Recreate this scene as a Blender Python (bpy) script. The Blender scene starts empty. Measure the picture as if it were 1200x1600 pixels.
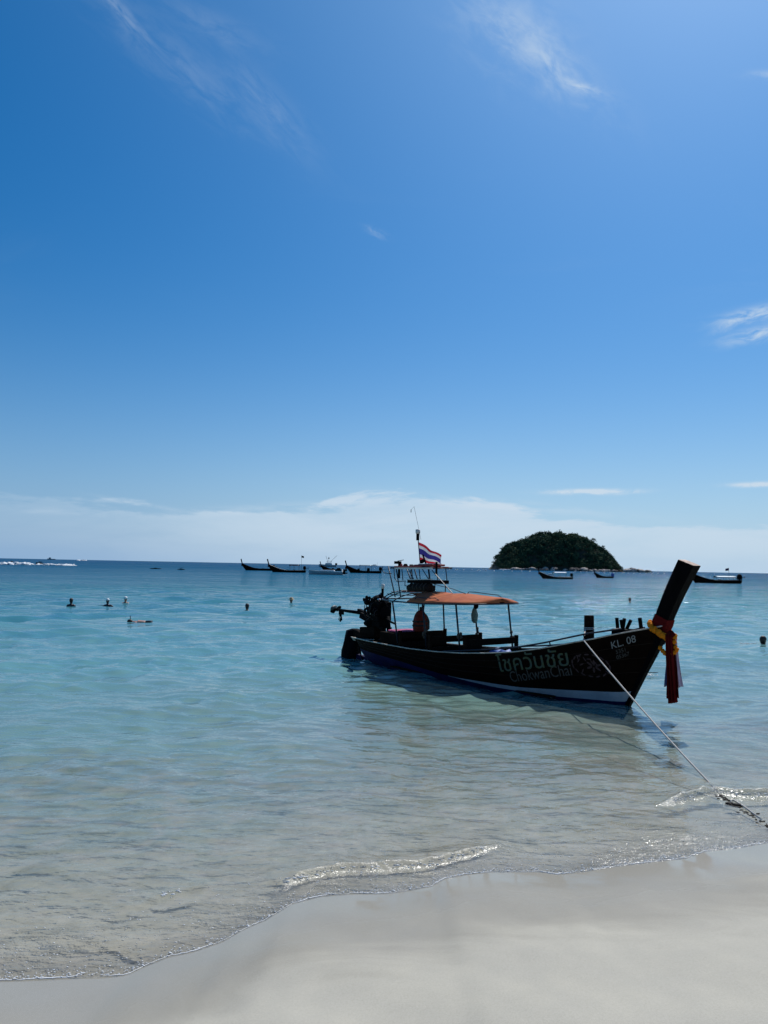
import bpy, math, random
import numpy as np
from mathutils import Vector, Matrix, Euler
R = math.radians
random.seed(7)
S = bpy.context.scene
COL = S.collection

# ------------------------------------------------------------------ camera
EYE = Vector((0, 0, 2.6)); PITCH = R(4.0); ROLL = R(1.13); FOC = 1200.0
FWD = Vector((0, math.cos(PITCH), math.sin(PITCH)))
_U = Vector((0, -math.sin(PITCH), math.cos(PITCH))); _X = Vector((1, 0, 0))
CR = math.cos(ROLL)*_X + math.sin(ROLL)*_U
CU = -math.sin(ROLL)*_X + math.cos(ROLL)*_U
cam_d = bpy.data.cameras.new('camera'); cam = bpy.data.objects.new('camera', cam_d); COL.objects.link(cam)
cam_d.sensor_fit = 'VERTICAL'; cam_d.sensor_height = 24.0; cam_d.lens = FOC/1600*24.0
cam_d.clip_start = 0.05; cam_d.clip_end = 60000
cam.matrix_world = Matrix(((CR.x, CU.x, -FWD.x, EYE.x), (CR.y, CU.y, -FWD.y, EYE.y), (CR.z, CU.z, -FWD.z, EYE.z), (0, 0, 0, 1)))
S.camera = cam
SUN_EL, SUN_AZ = 50.0, 27.0      # degrees above the horizon, degrees clockwise of +Y
EXPOSURE = 0.0
S.view_settings.view_transform = 'Standard'; S.view_settings.look = 'None'
S.view_settings.exposure = EXPOSURE; S.view_settings.gamma = 1; S.view_settings.use_curve_mapping = False
S.render.engine = 'CYCLES'
S.cycles.max_bounces = 8; S.cycles.transparent_max_bounces = 12; S.cycles.glossy_bounces = 3; S.cycles.diffuse_bounces = 2
S.cycles.caustics_reflective = False; S.cycles.caustics_refractive = False

# ------------------------------------------------------------------ node helper
class NT:
    def __init__(s, tree): s.t = tree; s.n = tree.nodes; s.l = tree.links
    def new(s, typ, **kw):
        n = s.n.new(typ)
        for k, v in kw.items(): setattr(n, k, v)
        return n
    def put(s, sock, v):
        if isinstance(v, bpy.types.NodeSocket): s.l.new(v, sock)
        elif v is not None:
            if sock.type == 'RGBA' and len(v) == 3: v = (*v, 1)
            sock.default_value = v
    def m(s, op, a, b=None, c=None, clamp=False):
        n = s.new('ShaderNodeMath', operation=op, use_clamp=clamp)
        s.put(n.inputs[0], a)
        if b is not None: s.put(n.inputs[1], b)
        if c is not None: s.put(n.inputs[2], c)
        return n.outputs[0]
    def comb(s, x, y, z):
        n = s.new('ShaderNodeCombineXYZ'); s.put(n.inputs[0], x); s.put(n.inputs[1], y); s.put(n.inputs[2], z); return n.outputs[0]
    def noise(s, vec, scale, detail=4, rough=.5, dist=0.0, out=0):
        n = s.new('ShaderNodeTexNoise'); s.put(n.inputs['Vector'], vec); s.put(n.inputs['Scale'], scale)
        n.inputs['Detail'].default_value = detail; n.inputs['Roughness'].default_value = rough; n.inputs['Distortion'].default_value = dist
        return n.outputs[out]
    def ramp(s, x, a, b, lo=0.0, hi=1.0, smooth=True):
        n = s.new('ShaderNodeMapRange', interpolation_type='SMOOTHSTEP' if smooth else 'LINEAR')
        s.put(n.inputs[0], x); s.put(n.inputs[1], a); s.put(n.inputs[2], b); s.put(n.inputs[3], lo); s.put(n.inputs[4], hi)
        return n.outputs[0]
    def mix(s, f, a, b, blend='MIX'):
        n = s.new('ShaderNodeMix', data_type='RGBA', blend_type=blend)
        s.put(n.inputs[0], f); s.put(n.inputs[6], a); s.put(n.inputs[7], b); return n.outputs[2]
    def cramp(s, x, stops):
        n = s.new('ShaderNodeValToRGB'); s.put(n.inputs[0], x); e = n.color_ramp.elements
        while len(e) < len(stops): e.new(0.5)
        for q, (p, c) in zip(e, stops): q.position = p; q.color = (*c, 1)
        return n.outputs[0]

# ------------------------------------------------------------------ sky
W = bpy.data.worlds.new('World'); S.world = W; W.use_nodes = True
w = NT(W.node_tree); w.n.clear()
sky = w.new('ShaderNodeTexSky', sky_type='NISHITA', sun_disc=False, sun_elevation=R(SUN_EL), sun_rotation=R(SUN_AZ),
            altitude=0, air_density=1.0, dust_density=0.25, ozone_density=6.0)
SKY_STRENGTH = 0.085; AUR = 1.1
tc = w.new('ShaderNodeTexCoord'); sep = w.new('ShaderNodeSeparateXYZ'); w.l.new(tc.outputs['Generated'], sep.inputs[0])
dx, dy, dz = sep.outputs
DEG = 180/math.pi
az = w.m('MULTIPLY', w.m('ARCTAN2', dx, dy), DEG)
el = w.m('MULTIPLY', w.m('ARCSINE', dz), DEG)
zz = w.m('MAXIMUM', dz, 0.02)
plane = w.comb(w.m('DIVIDE', dx, zz), w.m('DIVIDE', dy, zz), 0.0)   # a flat cloud layer overhead
# low pale bank of cloud on the horizon
nb = w.noise(w.comb(w.m('MULTIPLY', az, 0.085), w.m('MULTIPLY', el, 0.42), 2.1), 1.0, 7, .62, .3)
nb2 = w.noise(w.comb(w.m('MULTIPLY', az, 0.018), 3.3, 2.1), 1.0, 2, .5)
top = w.m('ADD', w.m('MULTIPLY', w.m('SUBTRACT', nb2, .5), 6.0), w.m('ADD', 3.3, w.m('MULTIPLY', w.m('SUBTRACT', nb, .5), 5.0)))
hump = w.m('POWER', 2.718, w.m('MULTIPLY', w.m('POWER', w.m('DIVIDE', w.m('SUBTRACT', az, 1.5), 9.0), 2.0), -1.0))
top = w.m('ADD', top, w.m('MULTIPLY', hump, 1.5))
edge = w.m('SUBTRACT', top, el)
bank = w.m('MULTIPLY', w.ramp(edge, -0.05, 0.45), w.ramp(el, -1, 3.2, 0.35, 1.0))
bank = w.m('MULTIPLY', bank, w.ramp(nb, .25, .6, .5, 1.0))
bank = w.m('MULTIPLY', bank, w.ramp(az, -28, -2, 0.16, 0.78))
# thin high cirrus everywhere, very faint
nc = w.noise(plane, 1.1, 8, .62, .7)
nc2 = w.noise(plane, .45, 3, .5)
cir = w.m('MULTIPLY', w.ramp(nc, .5, .85), w.ramp(nc2, .45, .7))
cir = w.m('MULTIPLY', cir, w.ramp(el, 12, 30, 0, .30))
def wisp(caz, cel, length, width, ang, amp, sx=.35, sy=1.6, seed=0.0, taper=1.0):
    """a streak of cirrus lying round one direction of the sky"""
    c, s_ = math.cos(R(ang)), math.sin(R(ang))
    a0 = w.m('SUBTRACT', az, caz); e0 = w.m('SUBTRACT', el, cel)
    p = w.m('ADD', w.m('MULTIPLY', a0, c), w.m('MULTIPLY', e0, s_))
    q = w.m('ADD', w.m('MULTIPLY', a0, -s_), w.m('MULTIPLY', e0, c))
    nn = w.noise(w.comb(w.m('MULTIPLY', p, sx), w.m('MULTIPLY', q, sy), seed), 1.0, 6, .6, .5)
    q2 = w.m('ADD', q, w.m('MULTIPLY', w.m('SUBTRACT', nn, .5), width*1.3))
    g = w.m('ADD', w.m('POWER', w.m('ABSOLUTE', w.m('DIVIDE', p, length)), 2.0), w.m('POWER', w.m('ABSOLUTE', w.m('DIVIDE', q2, width)), 2.0))
    g = w.m('POWER', 2.718, w.m('MULTIPLY', g, -1.0))
    return w.m('MULTIPLY', w.m('MULTIPLY', g, w.ramp(nn, .3, .68)), amp)
tot = w.m('MAXIMUM', bank, cir)
for args in [(15.2, 5.62, 2.5, .17, 0, 3.0, .5, .9, 1), (26.3, 5.95, 1.6, .15, 0, 2.2, .5, .9, 2),
             (26.2, 17.2, 2.2, .42, 5, .95, .6, 1.8, 3), (26.3, 15.9, 2.0, .42, 6, .85, .6, 1.8, 4), (24.2, 16.6, .9, .3, 22, .4, .6, 1.8, 4.4),
             (-1.0, 24.0, .8, .22, -20, .3, .8, 2, 5),
             (11.6, 34.6, 5.6, 1.3, -35, .26, .5, 1.2, 6), (14.6, 32.3, 1.5, .26, -18, .55, .7, 2, 7), (12.2, 33.7, 1.8, .9, -60, .25, .7, 1.5, 7.5), (9.5, 36, 4.5, 2.2, -25, .25, .35, .8, 17),
             (-20.6, 35.2, 1.9, .4, -32, .22, .6, 2, 8), (-16, 33, 6.5, 1.3, -24, .12, .35, 1.1, 9), (-9.5, 31.5, 4.0, 1.2, -35, .12, .35, 1.1, 10), (-14, 35.5, 4.0, .8, -10, .10, .35, 1.1, 14),
             (27.5, 31, 1.6, .22, -12, .4, .7, 2, 11), (-25, 3.35, 6, .25, -1, .22, .3, 2, 12), (-17.5, 4.0, 2.6, .18, -8, .4, .5, 2, 13), (-9, 4.1, 6, .3, 5, .3, .3, 1.5, 15), (9, 4.7, 9, .35, -5, .35, .3, 1.5, 16)]:
    tot = w.m('ADD', tot, wisp(*args))
tot = w.m('MINIMUM', tot, 0.93)
hs = w.new('ShaderNodeHueSaturation'); hs.inputs['Hue'].default_value = .5; hs.inputs['Saturation'].default_value = 1.37; hs.inputs['Value'].default_value = 1
w.l.new(sky.outputs[0], hs.inputs['Color'])
# broad pale aureole round the sun, and the pale blue air low over the sea
SUNV = Vector((math.sin(R(SUN_AZ))*math.cos(R(SUN_EL)), math.cos(R(SUN_AZ))*math.cos(R(SUN_EL)), math.sin(R(SUN_EL))))
dt = w.new('ShaderNodeVectorMath', operation='DOT_PRODUCT'); w.l.new(tc.outputs['Generated'], dt.inputs[0]); dt.inputs[1].default_value = SUNV
ang = w.m('MULTIPLY', w.m('ARCCOSINE', w.m('MINIMUM', dt.outputs['Value'], 1.0)), DEG)
aur = w.m('MULTIPLY', w.m('POWER', 2.718, w.m('MULTIPLY', w.m('POWER', w.m('DIVIDE', ang, 27.0), 1.6), -1.0)), AUR)
skc = w.mix(1.0, hs.outputs[0], w.mix(aur, (0, 0, 0), (1.8, 3.1, 4.1)), 'ADD')
hz = w.m('POWER', 2.718, w.m('MULTIPLY', w.m('POWER', w.m('DIVIDE', w.m('ABSOLUTE', el), 9.0), 1.3), -1.0))
skc = w.mix(w.m('MULTIPLY', hz, .93), skc, w.mix(w.ramp(az, -28, 8), (2.65, 4.7, 7.6), (4.6, 6.8, 9.2)))
col = w.mix(tot, skc, (6.9, 8.3, 9.7))
bg = w.new('ShaderNodeBackground'); w.l.new(col, bg.inputs[0]); bg.inputs[1].default_value = SKY_STRENGTH
wo = w.new('ShaderNodeOutputWorld'); w.l.new(bg.outputs[0], wo.inputs[0])

sd = bpy.data.lights.new('sun', 'SUN'); sd.energy = 4.3; sd.angle = R(0.53); sd.color = (1, .97, .93)
sun = bpy.data.objects.new('sun', sd); COL.objects.link(sun)
sdir = Vector((math.sin(R(SUN_AZ))*math.cos(R(SUN_EL)), math.cos(R(SUN_AZ))*math.cos(R(SUN_EL)), math.sin(R(SUN_EL))))
sun.rotation_euler = sdir.to_track_quat('Z', 'Y').to_euler(); sun.location = (0, 0, 50)

# ------------------------------------------------------------------ placing
def ray(px, py): return FWD + CR*((px-600)/FOC) + CU*((800-py)/FOC)
def onz(px, py, z=0.0):
    d = ray(px, py); return EYE + d*((z-EYE.z)/d.z)
BOW = onz(978, 1106); _a = R(37)
BF = Vector((math.sin(_a), -math.cos(_a), 0)); BL = Vector((math.cos(_a), math.sin(_a), 0))   # boat forward, boat far side

# ------------------------------------------------------------------ mesh builder
class MB:
    def __init__(s): s.v = []; s.f = []; s.mi = []; s.cur = 0
    def add(s, vs, fs):
        b = len(s.v); s.v += [tuple(v) for v in vs]; s.f += [tuple(b+i for i in f) for f in fs]; s.mi += [s.cur]*len(fs); return s
    def box(s, c, size, rot=None, taper=1.0):
        hx, hy, hz = [q/2 for q in size]; vs = []
        for z, t in ((-hz, 1.0), (hz, taper)):
            for x, y in ((-hx, -hy), (hx, -hy), (hx, hy), (-hx, hy)): vs.append(Vector((x*t, y*t, z)))
        if rot is not None:
            rm = rot if isinstance(rot, Matrix) else Euler(rot).to_matrix(); vs = [rm @ q for q in vs]
        return s.add([q + Vector(c) for q in vs], [(3, 2, 1, 0), (4, 5, 6, 7), (0, 1, 5, 4), (1, 2, 6, 5), (2, 3, 7, 6), (3, 0, 4, 7)])
    def bar(s, p, q, w_, h_, up=(0, 0, 1)):
        p, q = Vector(p), Vector(q); d = (q-p); L = d.length; d.normalize(); u = Vector(up); sd_ = d.cross(u)
        if sd_.length < 1e-4: sd_ = d.cross(Vector((0, 1, 0)))
        sd_.normalize(); u = sd_.cross(d)
        vs = []
        for e in (p, q):
            for a_, b_ in ((-1, -1), (1, -1), (1, 1), (-1, 1)): vs.append(e + sd_*(a_*w_/2) + u*(b_*h_/2))
        return s.add(vs, [(3, 2, 1, 0), (4, 5, 6, 7), (0, 1, 5, 4), (1, 2, 6, 5), (2, 3, 7, 6), (3, 0, 4, 7)])
    def tube(s, pts, r, n=8, cap=True, flat=1.0):
        pts = [Vector(p) for p in pts]; rs = r if isinstance(r, (list, tuple)) else [r]*len(pts)
        vs = []; fs = []; up = Vector((0, 0, 1)); prev = None
        for i, p in enumerate(pts):
            t = (pts[min(i+1, len(pts)-1)] - pts[max(i-1, 0)])
            t = t.normalized() if t.length > 1e-9 else Vector((0, 0, 1))
            if prev is None: a_ = t.cross(up if abs(t.z) < .95 else Vector((1, 0, 0))).normalized()
            else:
                a_ = prev - t*prev.dot(t); a_ = a_.normalized() if a_.length > 1e-6 else t.cross(up).normalized()
            prev = a_; b_ = t.cross(a_)
            for k in range(n):
                an = 2*math.pi*k/n; vs.append(p + a_*(math.cos(an)*rs[i]) + b_*(math.sin(an)*rs[i]*flat))
        for i in range(len(pts)-1):
            for k in range(n):
                k2 = (k+1) % n; fs.append((i*n+k, i*n+k2, (i+1)*n+k2, (i+1)*n+k))
        if cap: fs.append(tuple(range(n-1, -1, -1))); fs.append(tuple((len(pts)-1)*n+k for k in range(n)))
        return s.add(vs, fs)
    def ball(s, c, r, nu=10, nv=7, rot=None, jit=0.0):
        r = (r, r, r) if isinstance(r, (int, float)) else r; vs = [Vector((0, 0, -r[2]))]; fs = []
        for j in range(1, nv):
            th = math.pi*j/nv
            for i in range(nu):
                ph = 2*math.pi*i/nu; k = 1+random.uniform(-jit, jit)
                vs.append(Vector((r[0]*math.sin(th)*math.cos(ph)*k, r[1]*math.sin(th)*math.sin(ph)*k, -r[2]*math.cos(th)*k)))
        vs.append(Vector((0, 0, r[2])))
        for i in range(nu):
            i2 = (i+1) % nu; fs.append((0, 1+i2, 1+i)); tp = len(vs)-1
            for j in range(nv-2): fs.append((1+j*nu+i, 1+j*nu+i2, 1+(j+1)*nu+i2, 1+(j+1)*nu+i))
            fs.append((tp, 1+(nv-2)*nu+i, 1+(nv-2)*nu+i2))
        if rot is not None:
            rm = Euler(rot).to_matrix(); vs = [rm @ q for q in vs]
        return s.add([q+Vector(c) for q in vs], fs)
    def loft(s, rings, closed=False, cap=False):
        n = len(rings[0]); vs = [p for r_ in rings for p in r_]; fs = []
        for i in range(len(rings)-1):
            for k in range(n if closed else n-1):
                k2 = (k+1) % n; fs.append((i*n+k, i*n+k2, (i+1)*n+k2, (i+1)*n+k))
        if cap: fs.append(tuple(range(n-1, -1, -1))); fs.append(tuple((len(rings)-1)*n+k for k in range(n)))
        return s.add(vs, fs)
    def build(s, name, mat, parent=None, smooth=False, bevel=0.0, solid=0.0, loc=None):
        me = bpy.data.meshes.new(name); me.from_pydata(s.v, [], s.f)
        for m_ in (mat if isinstance(mat, (list, tuple)) else [mat]): me.materials.append(m_)
        if len(me.materials) > 1: me.polygons.foreach_set('material_index', s.mi)
        if smooth: me.polygons.foreach_set('use_smooth', [True]*len(me.polygons))
        me.update(); o = bpy.data.objects.new(name, me); COL.objects.link(o)
        if parent is not None: o.parent = parent
        if loc is not None: o.location = loc
        if solid:
            md = o.modifiers.new('solidify', 'SOLIDIFY'); md.thickness = solid; md.offset = 0
        if bevel:
            md = o.modifiers.new('bevel', 'BEVEL'); md.width = bevel; md.segments = 2; md.limit_method = 'ANGLE'
        return o
def tag(o, label=None, cat=None, group=None, kind=None):
    if label: o['label'] = label
    if cat: o['category'] = cat
    if group: o['group'] = group
    if kind: o['kind'] = kind
    return o
def empty(name, loc, rz=0.0, **kw):
    o = bpy.data.objects.new(name, None); COL.objects.link(o); o.location = loc; o.rotation_euler = (0, 0, rz); o.empty_display_size = .3
    return tag(o, **kw)
def copy_tree(o, parent=None):
    c = o.copy(); COL.objects.link(c); c.parent = parent
    for ch in list(o.children): copy_tree(ch, c)
    return c

# ------------------------------------------------------------------ materials
_mats = {}
def mat(name, color, rough=.6, metal=0.0, var=.25, scale=6.0, bump=0.0, spec=.5, second=None, trans=0.0, stretch=(1, 1, 1), coat=0.0):
    if name in _mats: return _mats[name]
    m_ = bpy.data.materials.new(name); m_.use_nodes = True; t = NT(m_.node_tree); t.n.clear()
    tcn = t.new('ShaderNodeTexCoord'); mp = t.new('ShaderNodeMapping'); mp.inputs['Scale'].default_value = stretch
    t.l.new(tcn.outputs['Object'], mp.inputs[0]); v = mp.outputs[0]
    n1 = t.noise(v, scale, 5, .6, .3); n2 = t.noise(v, scale*7, 3, .6)
    c2 = second or tuple(q*(1-var) for q in color)
    c = t.mix(t.ramp(n1, .35, .65), color, c2)
    c = t.mix(t.m('MULTIPLY', t.ramp(n2, .4, .7), var*.6), c, tuple(q*.6 for q in color))
    p = t.new('ShaderNodeBsdfPrincipled'); t.l.new(c, p.inputs['Base Color'])
    t.put(p.inputs['Roughness'], t.ramp(n2, .3, .7, max(rough-.08, .02), min(rough+.12, 1)))
    p.inputs['Metallic'].default_value = metal; p.inputs['Specular IOR Level'].default_value = spec
    p.inputs['Coat Weight'].default_value = coat
    if bump:
        b = t.new('ShaderNodeBump'); b.inputs['Distance'].default_value = bump; b.inputs['Strength'].default_value = 1
        t.put(b.inputs['Height'], n2); t.l.new(b.outputs[0], p.inputs['Normal'])
    out = t.new('ShaderNodeOutputMaterial')
    if trans:
        tr = t.new('ShaderNodeBsdfTranslucent'); t.l.new(c, tr.inputs[0]); mx = t.new('ShaderNodeMixShader'); mx.inputs[0].default_value = trans
        t.l.new(p.outputs[0], mx.inputs[1]); t.l.new(tr.outputs[0], mx.inputs[2]); t.l.new(mx.outputs[0], out.inputs[0])
    else: t.l.new(p.outputs[0], out.inputs[0])
    _mats[name] = m_; return m_
M_HULL = mat('dark_brown_varnished_hull', (.0085, .0042, .0026), .7, 0, .45, 2.5, .001, .03, stretch=(.3, 3, 3))
M_HULLIN = mat('bare_dark_wood', (.013, .008, .006), .8, 0, .5, 4, .002, .04, stretch=(.3, 4, 4))
M_BLUE = mat('blue_bottom_paint', (.003, .005, .06), .6, 0, .4, 3, 0, .15)
M_STRIPE = mat('white_stripe_paint', (.36, .41, .47), .55, 0, .18, 4, 0, .3)
M_POST = mat('black_painted_stem', (.003, .0026, .003), .7, 0, .35, 3, .002, .04)
M_ENDGRAIN = mat('pale_end_grain', (.74, .56, .44), .85, 0, .3, 14, .002, .2)
M_EDGE = mat('worn_gunwale_edge', (.74, .64, .53), .6, 0, .5, 7, 0, .4, stretch=(.6, 4, 4))
M_WOOD = mat('weathered_bench_wood', (.022, .012, .008), .8, 0, .5, 5, .002, .05, stretch=(.4, 4, 4))
M_DECK = mat('pale_deck_wood', (.38, .30, .22), .75, 0, .4, 6, .002, .3, stretch=(.4, 4, 4))
M_PIPE = mat('dark_blue_steel_pipe', (.010, .018, .034), .45, 0, .4, 8, 0, .3)
M_IRON = mat('black_iron', (.004, .0045, .006), .65, 0, .5, 12, .002, .03)
M_BRIGHT = mat('bare_bright_metal', (.6, .6, .58), .3, .9, .3, 12)
M_CANVAS = mat('faded_orange_canvas', (.58, .17, .06), .85, 0, .22, 1.6, .002, .2, second=(.45, .12, .055), trans=.12)
M_CANVASD = mat('dark_red_canvas', (.16, .04, .03), .85, 0, .4, 3, 0, .2)
M_REDTRIM = mat('red_painted_board', (.40, .05, .04), .6, 0, .3, 5)
M_WHITE = mat('dirty_white_paint', (.72, .70, .66), .5, 0, .25, 6)
M_TAUPE = mat('rolled_dark_mat', (.03, .025, .022), .9, 0, .5, 16, .004, .1)
M_BLUECLOTH = mat('blue_tarp', (.03, .12, .42), .6, 0, .3, 6)
M_PINK = mat('pink_cushion', (.55, .09, .22), .8, 0, .3, 6)
M_JACKET = mat('faded_red_life_jacket', (.20, .04, .03), .85, 0, .4, 9, .002, .1)
M_STRAP = mat('black_webbing', (.012, .012, .014), .8, 0, .3, 20)
M_MARI = mat('marigold', (.95, .36, .02), .8, 0, .25, 60, .003, .1, second=(.90, .24, .012), trans=.3)
M_RIBR = mat('dark_red_ribbon', (.15, .009, .009), .85, 0, .3, 6, 0, .08, trans=.2)
M_RIBB = mat('blue_ribbon', (.12, .18, .38), .55, 0, .3, 6, 0, .4, trans=.3)
M_RIBW = mat('pale_ribbon', (.62, .55, .66), .5, 0, .15, 6, 0, .4, trans=.35)
M_ROPE = mat('pale_rope', (.62, .58, .52), .85, 0, .3, 90, .002, .2)
M_DROPE = mat('dark_old_rope', (.07, .06, .05), .9, 0, .4, 60, .003)
M_LET = mat('grey_white_lettering', (.26, .26, .25), .7, 0, .3, 25)
M_LETTEAL = mat('teal_green_lettering', (.050, .082, .076), .8, 0, .5, 18, second=(.072, .09, .03))
M_LETDIM = mat('dim_grey_lettering', (.075, .068, .06), .7, 0, .4, 25)
M_EMBLEM = mat('pink_emblem_paint', (.045, .018, .02), .7, 0, .4, 30)
M_SKIN = mat('tanned_skin', (.36, .18, .11), .5, 0, .15, 8)
M_HAIR = mat('dark_hair', (.012, .010, .009), .6, 0, .3, 60, .002)
M_CAPW = mat('white_swim_cap', (.75, .76, .74), .6, 0, .1, 8)
M_RASH = mat('black_swimwear', (.015, .018, .025), .5, 0, .2, 8)
M_STRAW = mat('straw_hat', (.55, .40, .22), .8, 0, .3, 40)
M_RUBBER = mat('wet_black_rubber', (.002, .003, .006), .65, 0, .4, 6, .01, .03)
M_GREYW = mat('far_boat_teal_white', (.30, .40, .42), .5, 0, .15, 1.0)
M_ORB = mat('white_buoy', (.8, .8, .78), .5, 0, .1, 3)
M_FOAM = mat('white_foam', (.88, .89, .88), .7, 0, .06, 40, .003)
M_ROCK = mat('pale_shore_rock', (.50, .44, .38), .9, 0, .5, .35, .3)  # the rock's own pale tone, mixed at random with the dark one
M_ROCKD = mat('dark_shore_rock', (.11, .095, .085), .9, 0, .5, .35, .3)

# ------------------------------------------------------------------ shore: sand sheet and sea
SHP = [(0, 1532), (60, 1530), (115, 1527), (165, 1526), (200, 1522), (225, 1510), (265, 1494), (300, 1487), (350, 1470), (380, 1452), (415, 1437),
       (440, 1422), (455, 1412), (500, 1400), (550, 1396), (600, 1396), (640, 1391), (675, 1384), (695, 1372), (730, 1366), (770, 1362), (840, 1362), (870, 1366),
       (910, 1362), (950, 1355), (1000, 1349), (1030, 1345), (1070, 1341), (1100, 1330), (1150, 1325), (1200, 1316)]
_sp = [onz(*p) for p in SHP]
shx = np.array([p.x for p in _sp]); shy = np.array([p.y for p in _sp])
TR = 0.42
def shore_y(x):
    y = np.interp(x, shx, shy)
    lo, hi = shx[0], shx[-1]
    y = np.where(x < lo, shy[0] + .16*(x-lo)*np.exp((x-lo)/3) + TR*(x-lo)*(1-np.exp((x-lo)/3)), y)
    y = np.where(x > hi, shy[-1] + TR*(x-hi), y)
    far = np.clip((np.abs(x)-5)/10, 0, 1)
    return y + .05*np.sin(x*1.9+1)*far + .3*np.sin(x*.31)*far
def shore_s(x, y):      # metres offshore of the swash line
    return (y - shore_y(x))*math.cos(math.atan(TR))
def lump(x, y, seed, lam):
    r = np.random.RandomState(seed); o = np.zeros_like(x)
    for i in range(7):
        a = r.uniform(0, math.pi*2); k = 2*math.pi/(lam*r.uniform(.6, 1.7)); o += np.sin(x*math.cos(a)*k + y*math.sin(a)*k + r.uniform(0, 6.3))
    return o/7
def sand_z(x, y):
    s_ = shore_s(x, y)
    up = np.maximum(-s_, 0); z = np.where(up < 6, .145*up, .87 + .03*(up-6))
    z = np.minimum(z, 1.6)
    z = z + np.clip(up/1.2, 0, 1)*(.022*lump(x, y*1.6, 3, 1.5) + .006*lump(x, y, 4, .45))
    dn = np.maximum(s_, 0); z = z - np.minimum(.07*dn, 4.0) - np.clip(dn/2, 0, 1)*.02*(lump(x, y, 5, 1.3)+1) - np.clip(dn/.6, 0, 1)*.004*lump(x, y*2, 6, .3)
    return z
def grid_mesh(name, X, Y, Z, material, attrs=None, smooth=True):
    nr, ncol = X.shape; n = nr*ncol
    co = np.stack([X, Y, Z], -1).reshape(-1, 3).astype(np.float32)
    i = np.arange(n).reshape(nr, ncol); q = np.stack([i[:-1, :-1], i[:-1, 1:], i[1:, 1:], i[1:, :-1]], -1).reshape(-1, 4).astype(np.int32)
    me = bpy.data.meshes.new(name); me.vertices.add(n); me.vertices.foreach_set('co', co.ravel())
    me.loops.add(q.size); me.loops.foreach_set('vertex_index', q.ravel())
    me.polygons.add(len(q)); me.polygons.foreach_set('loop_start', np.arange(len(q), dtype=np.int32)*4)
    me.polygons.foreach_set('loop_total', np.full(len(q), 4, np.int32)) if hasattr(me.polygons[0], 'loop_total') and False else None
    me.update(calc_edges=True); me.validate()
    if smooth: me.polygons.foreach_set('use_smooth', np.ones(len(me.polygons), bool))
    for k, a in (attrs or {}).items():
        at = me.attributes.new(k, 'FLOAT', 'POINT'); at.data.foreach_set('value', a.astype(np.float32).ravel())
    me.materials.append(material); o = bpy.data.objects.new(name, me); COL.objects.link(o); return o

# sand
def sand_material():
    m_ = bpy.data.materials.new('wet_beach_sand'); m_.use_nodes = True; t = NT(m_.node_tree); t.n.clear()
    tcn = t.new('ShaderNodeTexCoord'); v = tcn.outputs['Object']
    at = t.new('ShaderNodeAttribute', attribute_name='shore').outputs['Fac']
    big = t.noise(v, .9, 3, .5, .4); mid = t.noise(v, 4, 5, .6, .2); grain = t.noise(v, 260, 2, .7); grain2 = t.noise(v, 900, 1, .5)
    mp = t.new('ShaderNodeMapping'); mp.inputs['Rotation'].default_value = (0, 0, -.42); mp.inputs['Scale'].default_value = (.55, 1.4, 1); mp.inputs['Location'].default_value = (3.37, 1.71, .43)
    t.l.new(v, mp.inputs[0]); streak = t.noise(mp.outputs[0], 1.0, 5, .55, 1.5)
    # s + wobble: <0 is up the beach; the last wash reached about 1.6 m up
    up = t.m('ADD', t.m('MULTIPLY', at, -1.0), t.m('MULTIPLY', t.m('SUBTRACT', streak, .5), 1.5))
    wet = t.ramp(up, .8, 1.8, 1.0, 0.0)
    dry = (.450, .420, .340); wetc = (.285, .264, .212)
    wet = t.m('MULTIPLY', wet, t.m('ADD', t.ramp(at, .0, .5, 1.0, .12), t.ramp(at, 1.5, 5.5, 0.0, .75))); c = t.mix(wet, dry, wetc)
    c = t.mix(t.ramp(mid, .3, .7, 0, .18), c, (.29, .28, .245))
    c = t.mix(t.ramp(big, .35, .7, 0, .2), c, (.38, .365, .32))
    c = t.mix(t.ramp(grain, .58, .75, 0, .5), c, (.16, .14, .12))
    c = t.mix(t.ramp(t.noise(v, 95, 3, .7), .35, .7, 0, .22), c, (.20, .185, .15))
    c = t.mix(t.ramp(grain2, .62, .78, 0, .6), c, (.75, .73, .70))
    p = t.new('ShaderNodeBsdfPrincipled'); t.l.new(c, p.inputs['Base Color'])
    p.inputs['Roughness'].default_value = .8; p.inputs['Specular IOR Level'].default_value = .25
    upf = t.m('ADD', t.m('MULTIPLY', at, -1.0), t.m('MULTIPLY', t.m('SUBTRACT', streak, .5), 1.0)); film = t.ramp(upf, .1, 1.35, 1.0, 0.0)
    t.put(p.inputs['Coat Weight'], t.m('MULTIPLY', film, .65)); t.put(p.inputs['Coat Roughness'], t.ramp(upf, .1, 1.2, .05, .45))
    p.inputs['Coat IOR'].default_value = 1.33
    b = t.new('ShaderNodeBump'); b.inputs['Distance'].default_value = .0022
    t.put(b.inputs['Strength'], t.ramp(film, 0, 1, .55, .25)); t.put(b.inputs['Height'], t.m('ADD', grain, t.m('MULTIPLY', mid, 2.0)))
    t.l.new(b.outputs[0], p.inputs['Normal'])
    b2 = t.new('ShaderNodeBump'); b2.inputs['Distance'].default_value = .004; b2.inputs['Strength'].default_value = .25; t.put(b2.inputs['Height'], t.noise(v, 7, 3, .5)); t.l.new(b2.outputs[0], p.inputs['Coat Normal'])
    o = t.new('ShaderNodeOutputMaterial'); t.l.new(p.outputs[0], o.inputs[0]); return m_
def axis(parts):
    out = []
    for a, b, st in parts: out += list(np.arange(a, b, st))
    return np.array(out)
gx = axis([(-400, -40, 12), (-40, -7, .6), (-7, 9, .035), (9, 40, .6), (40, 401, 12)])
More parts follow.
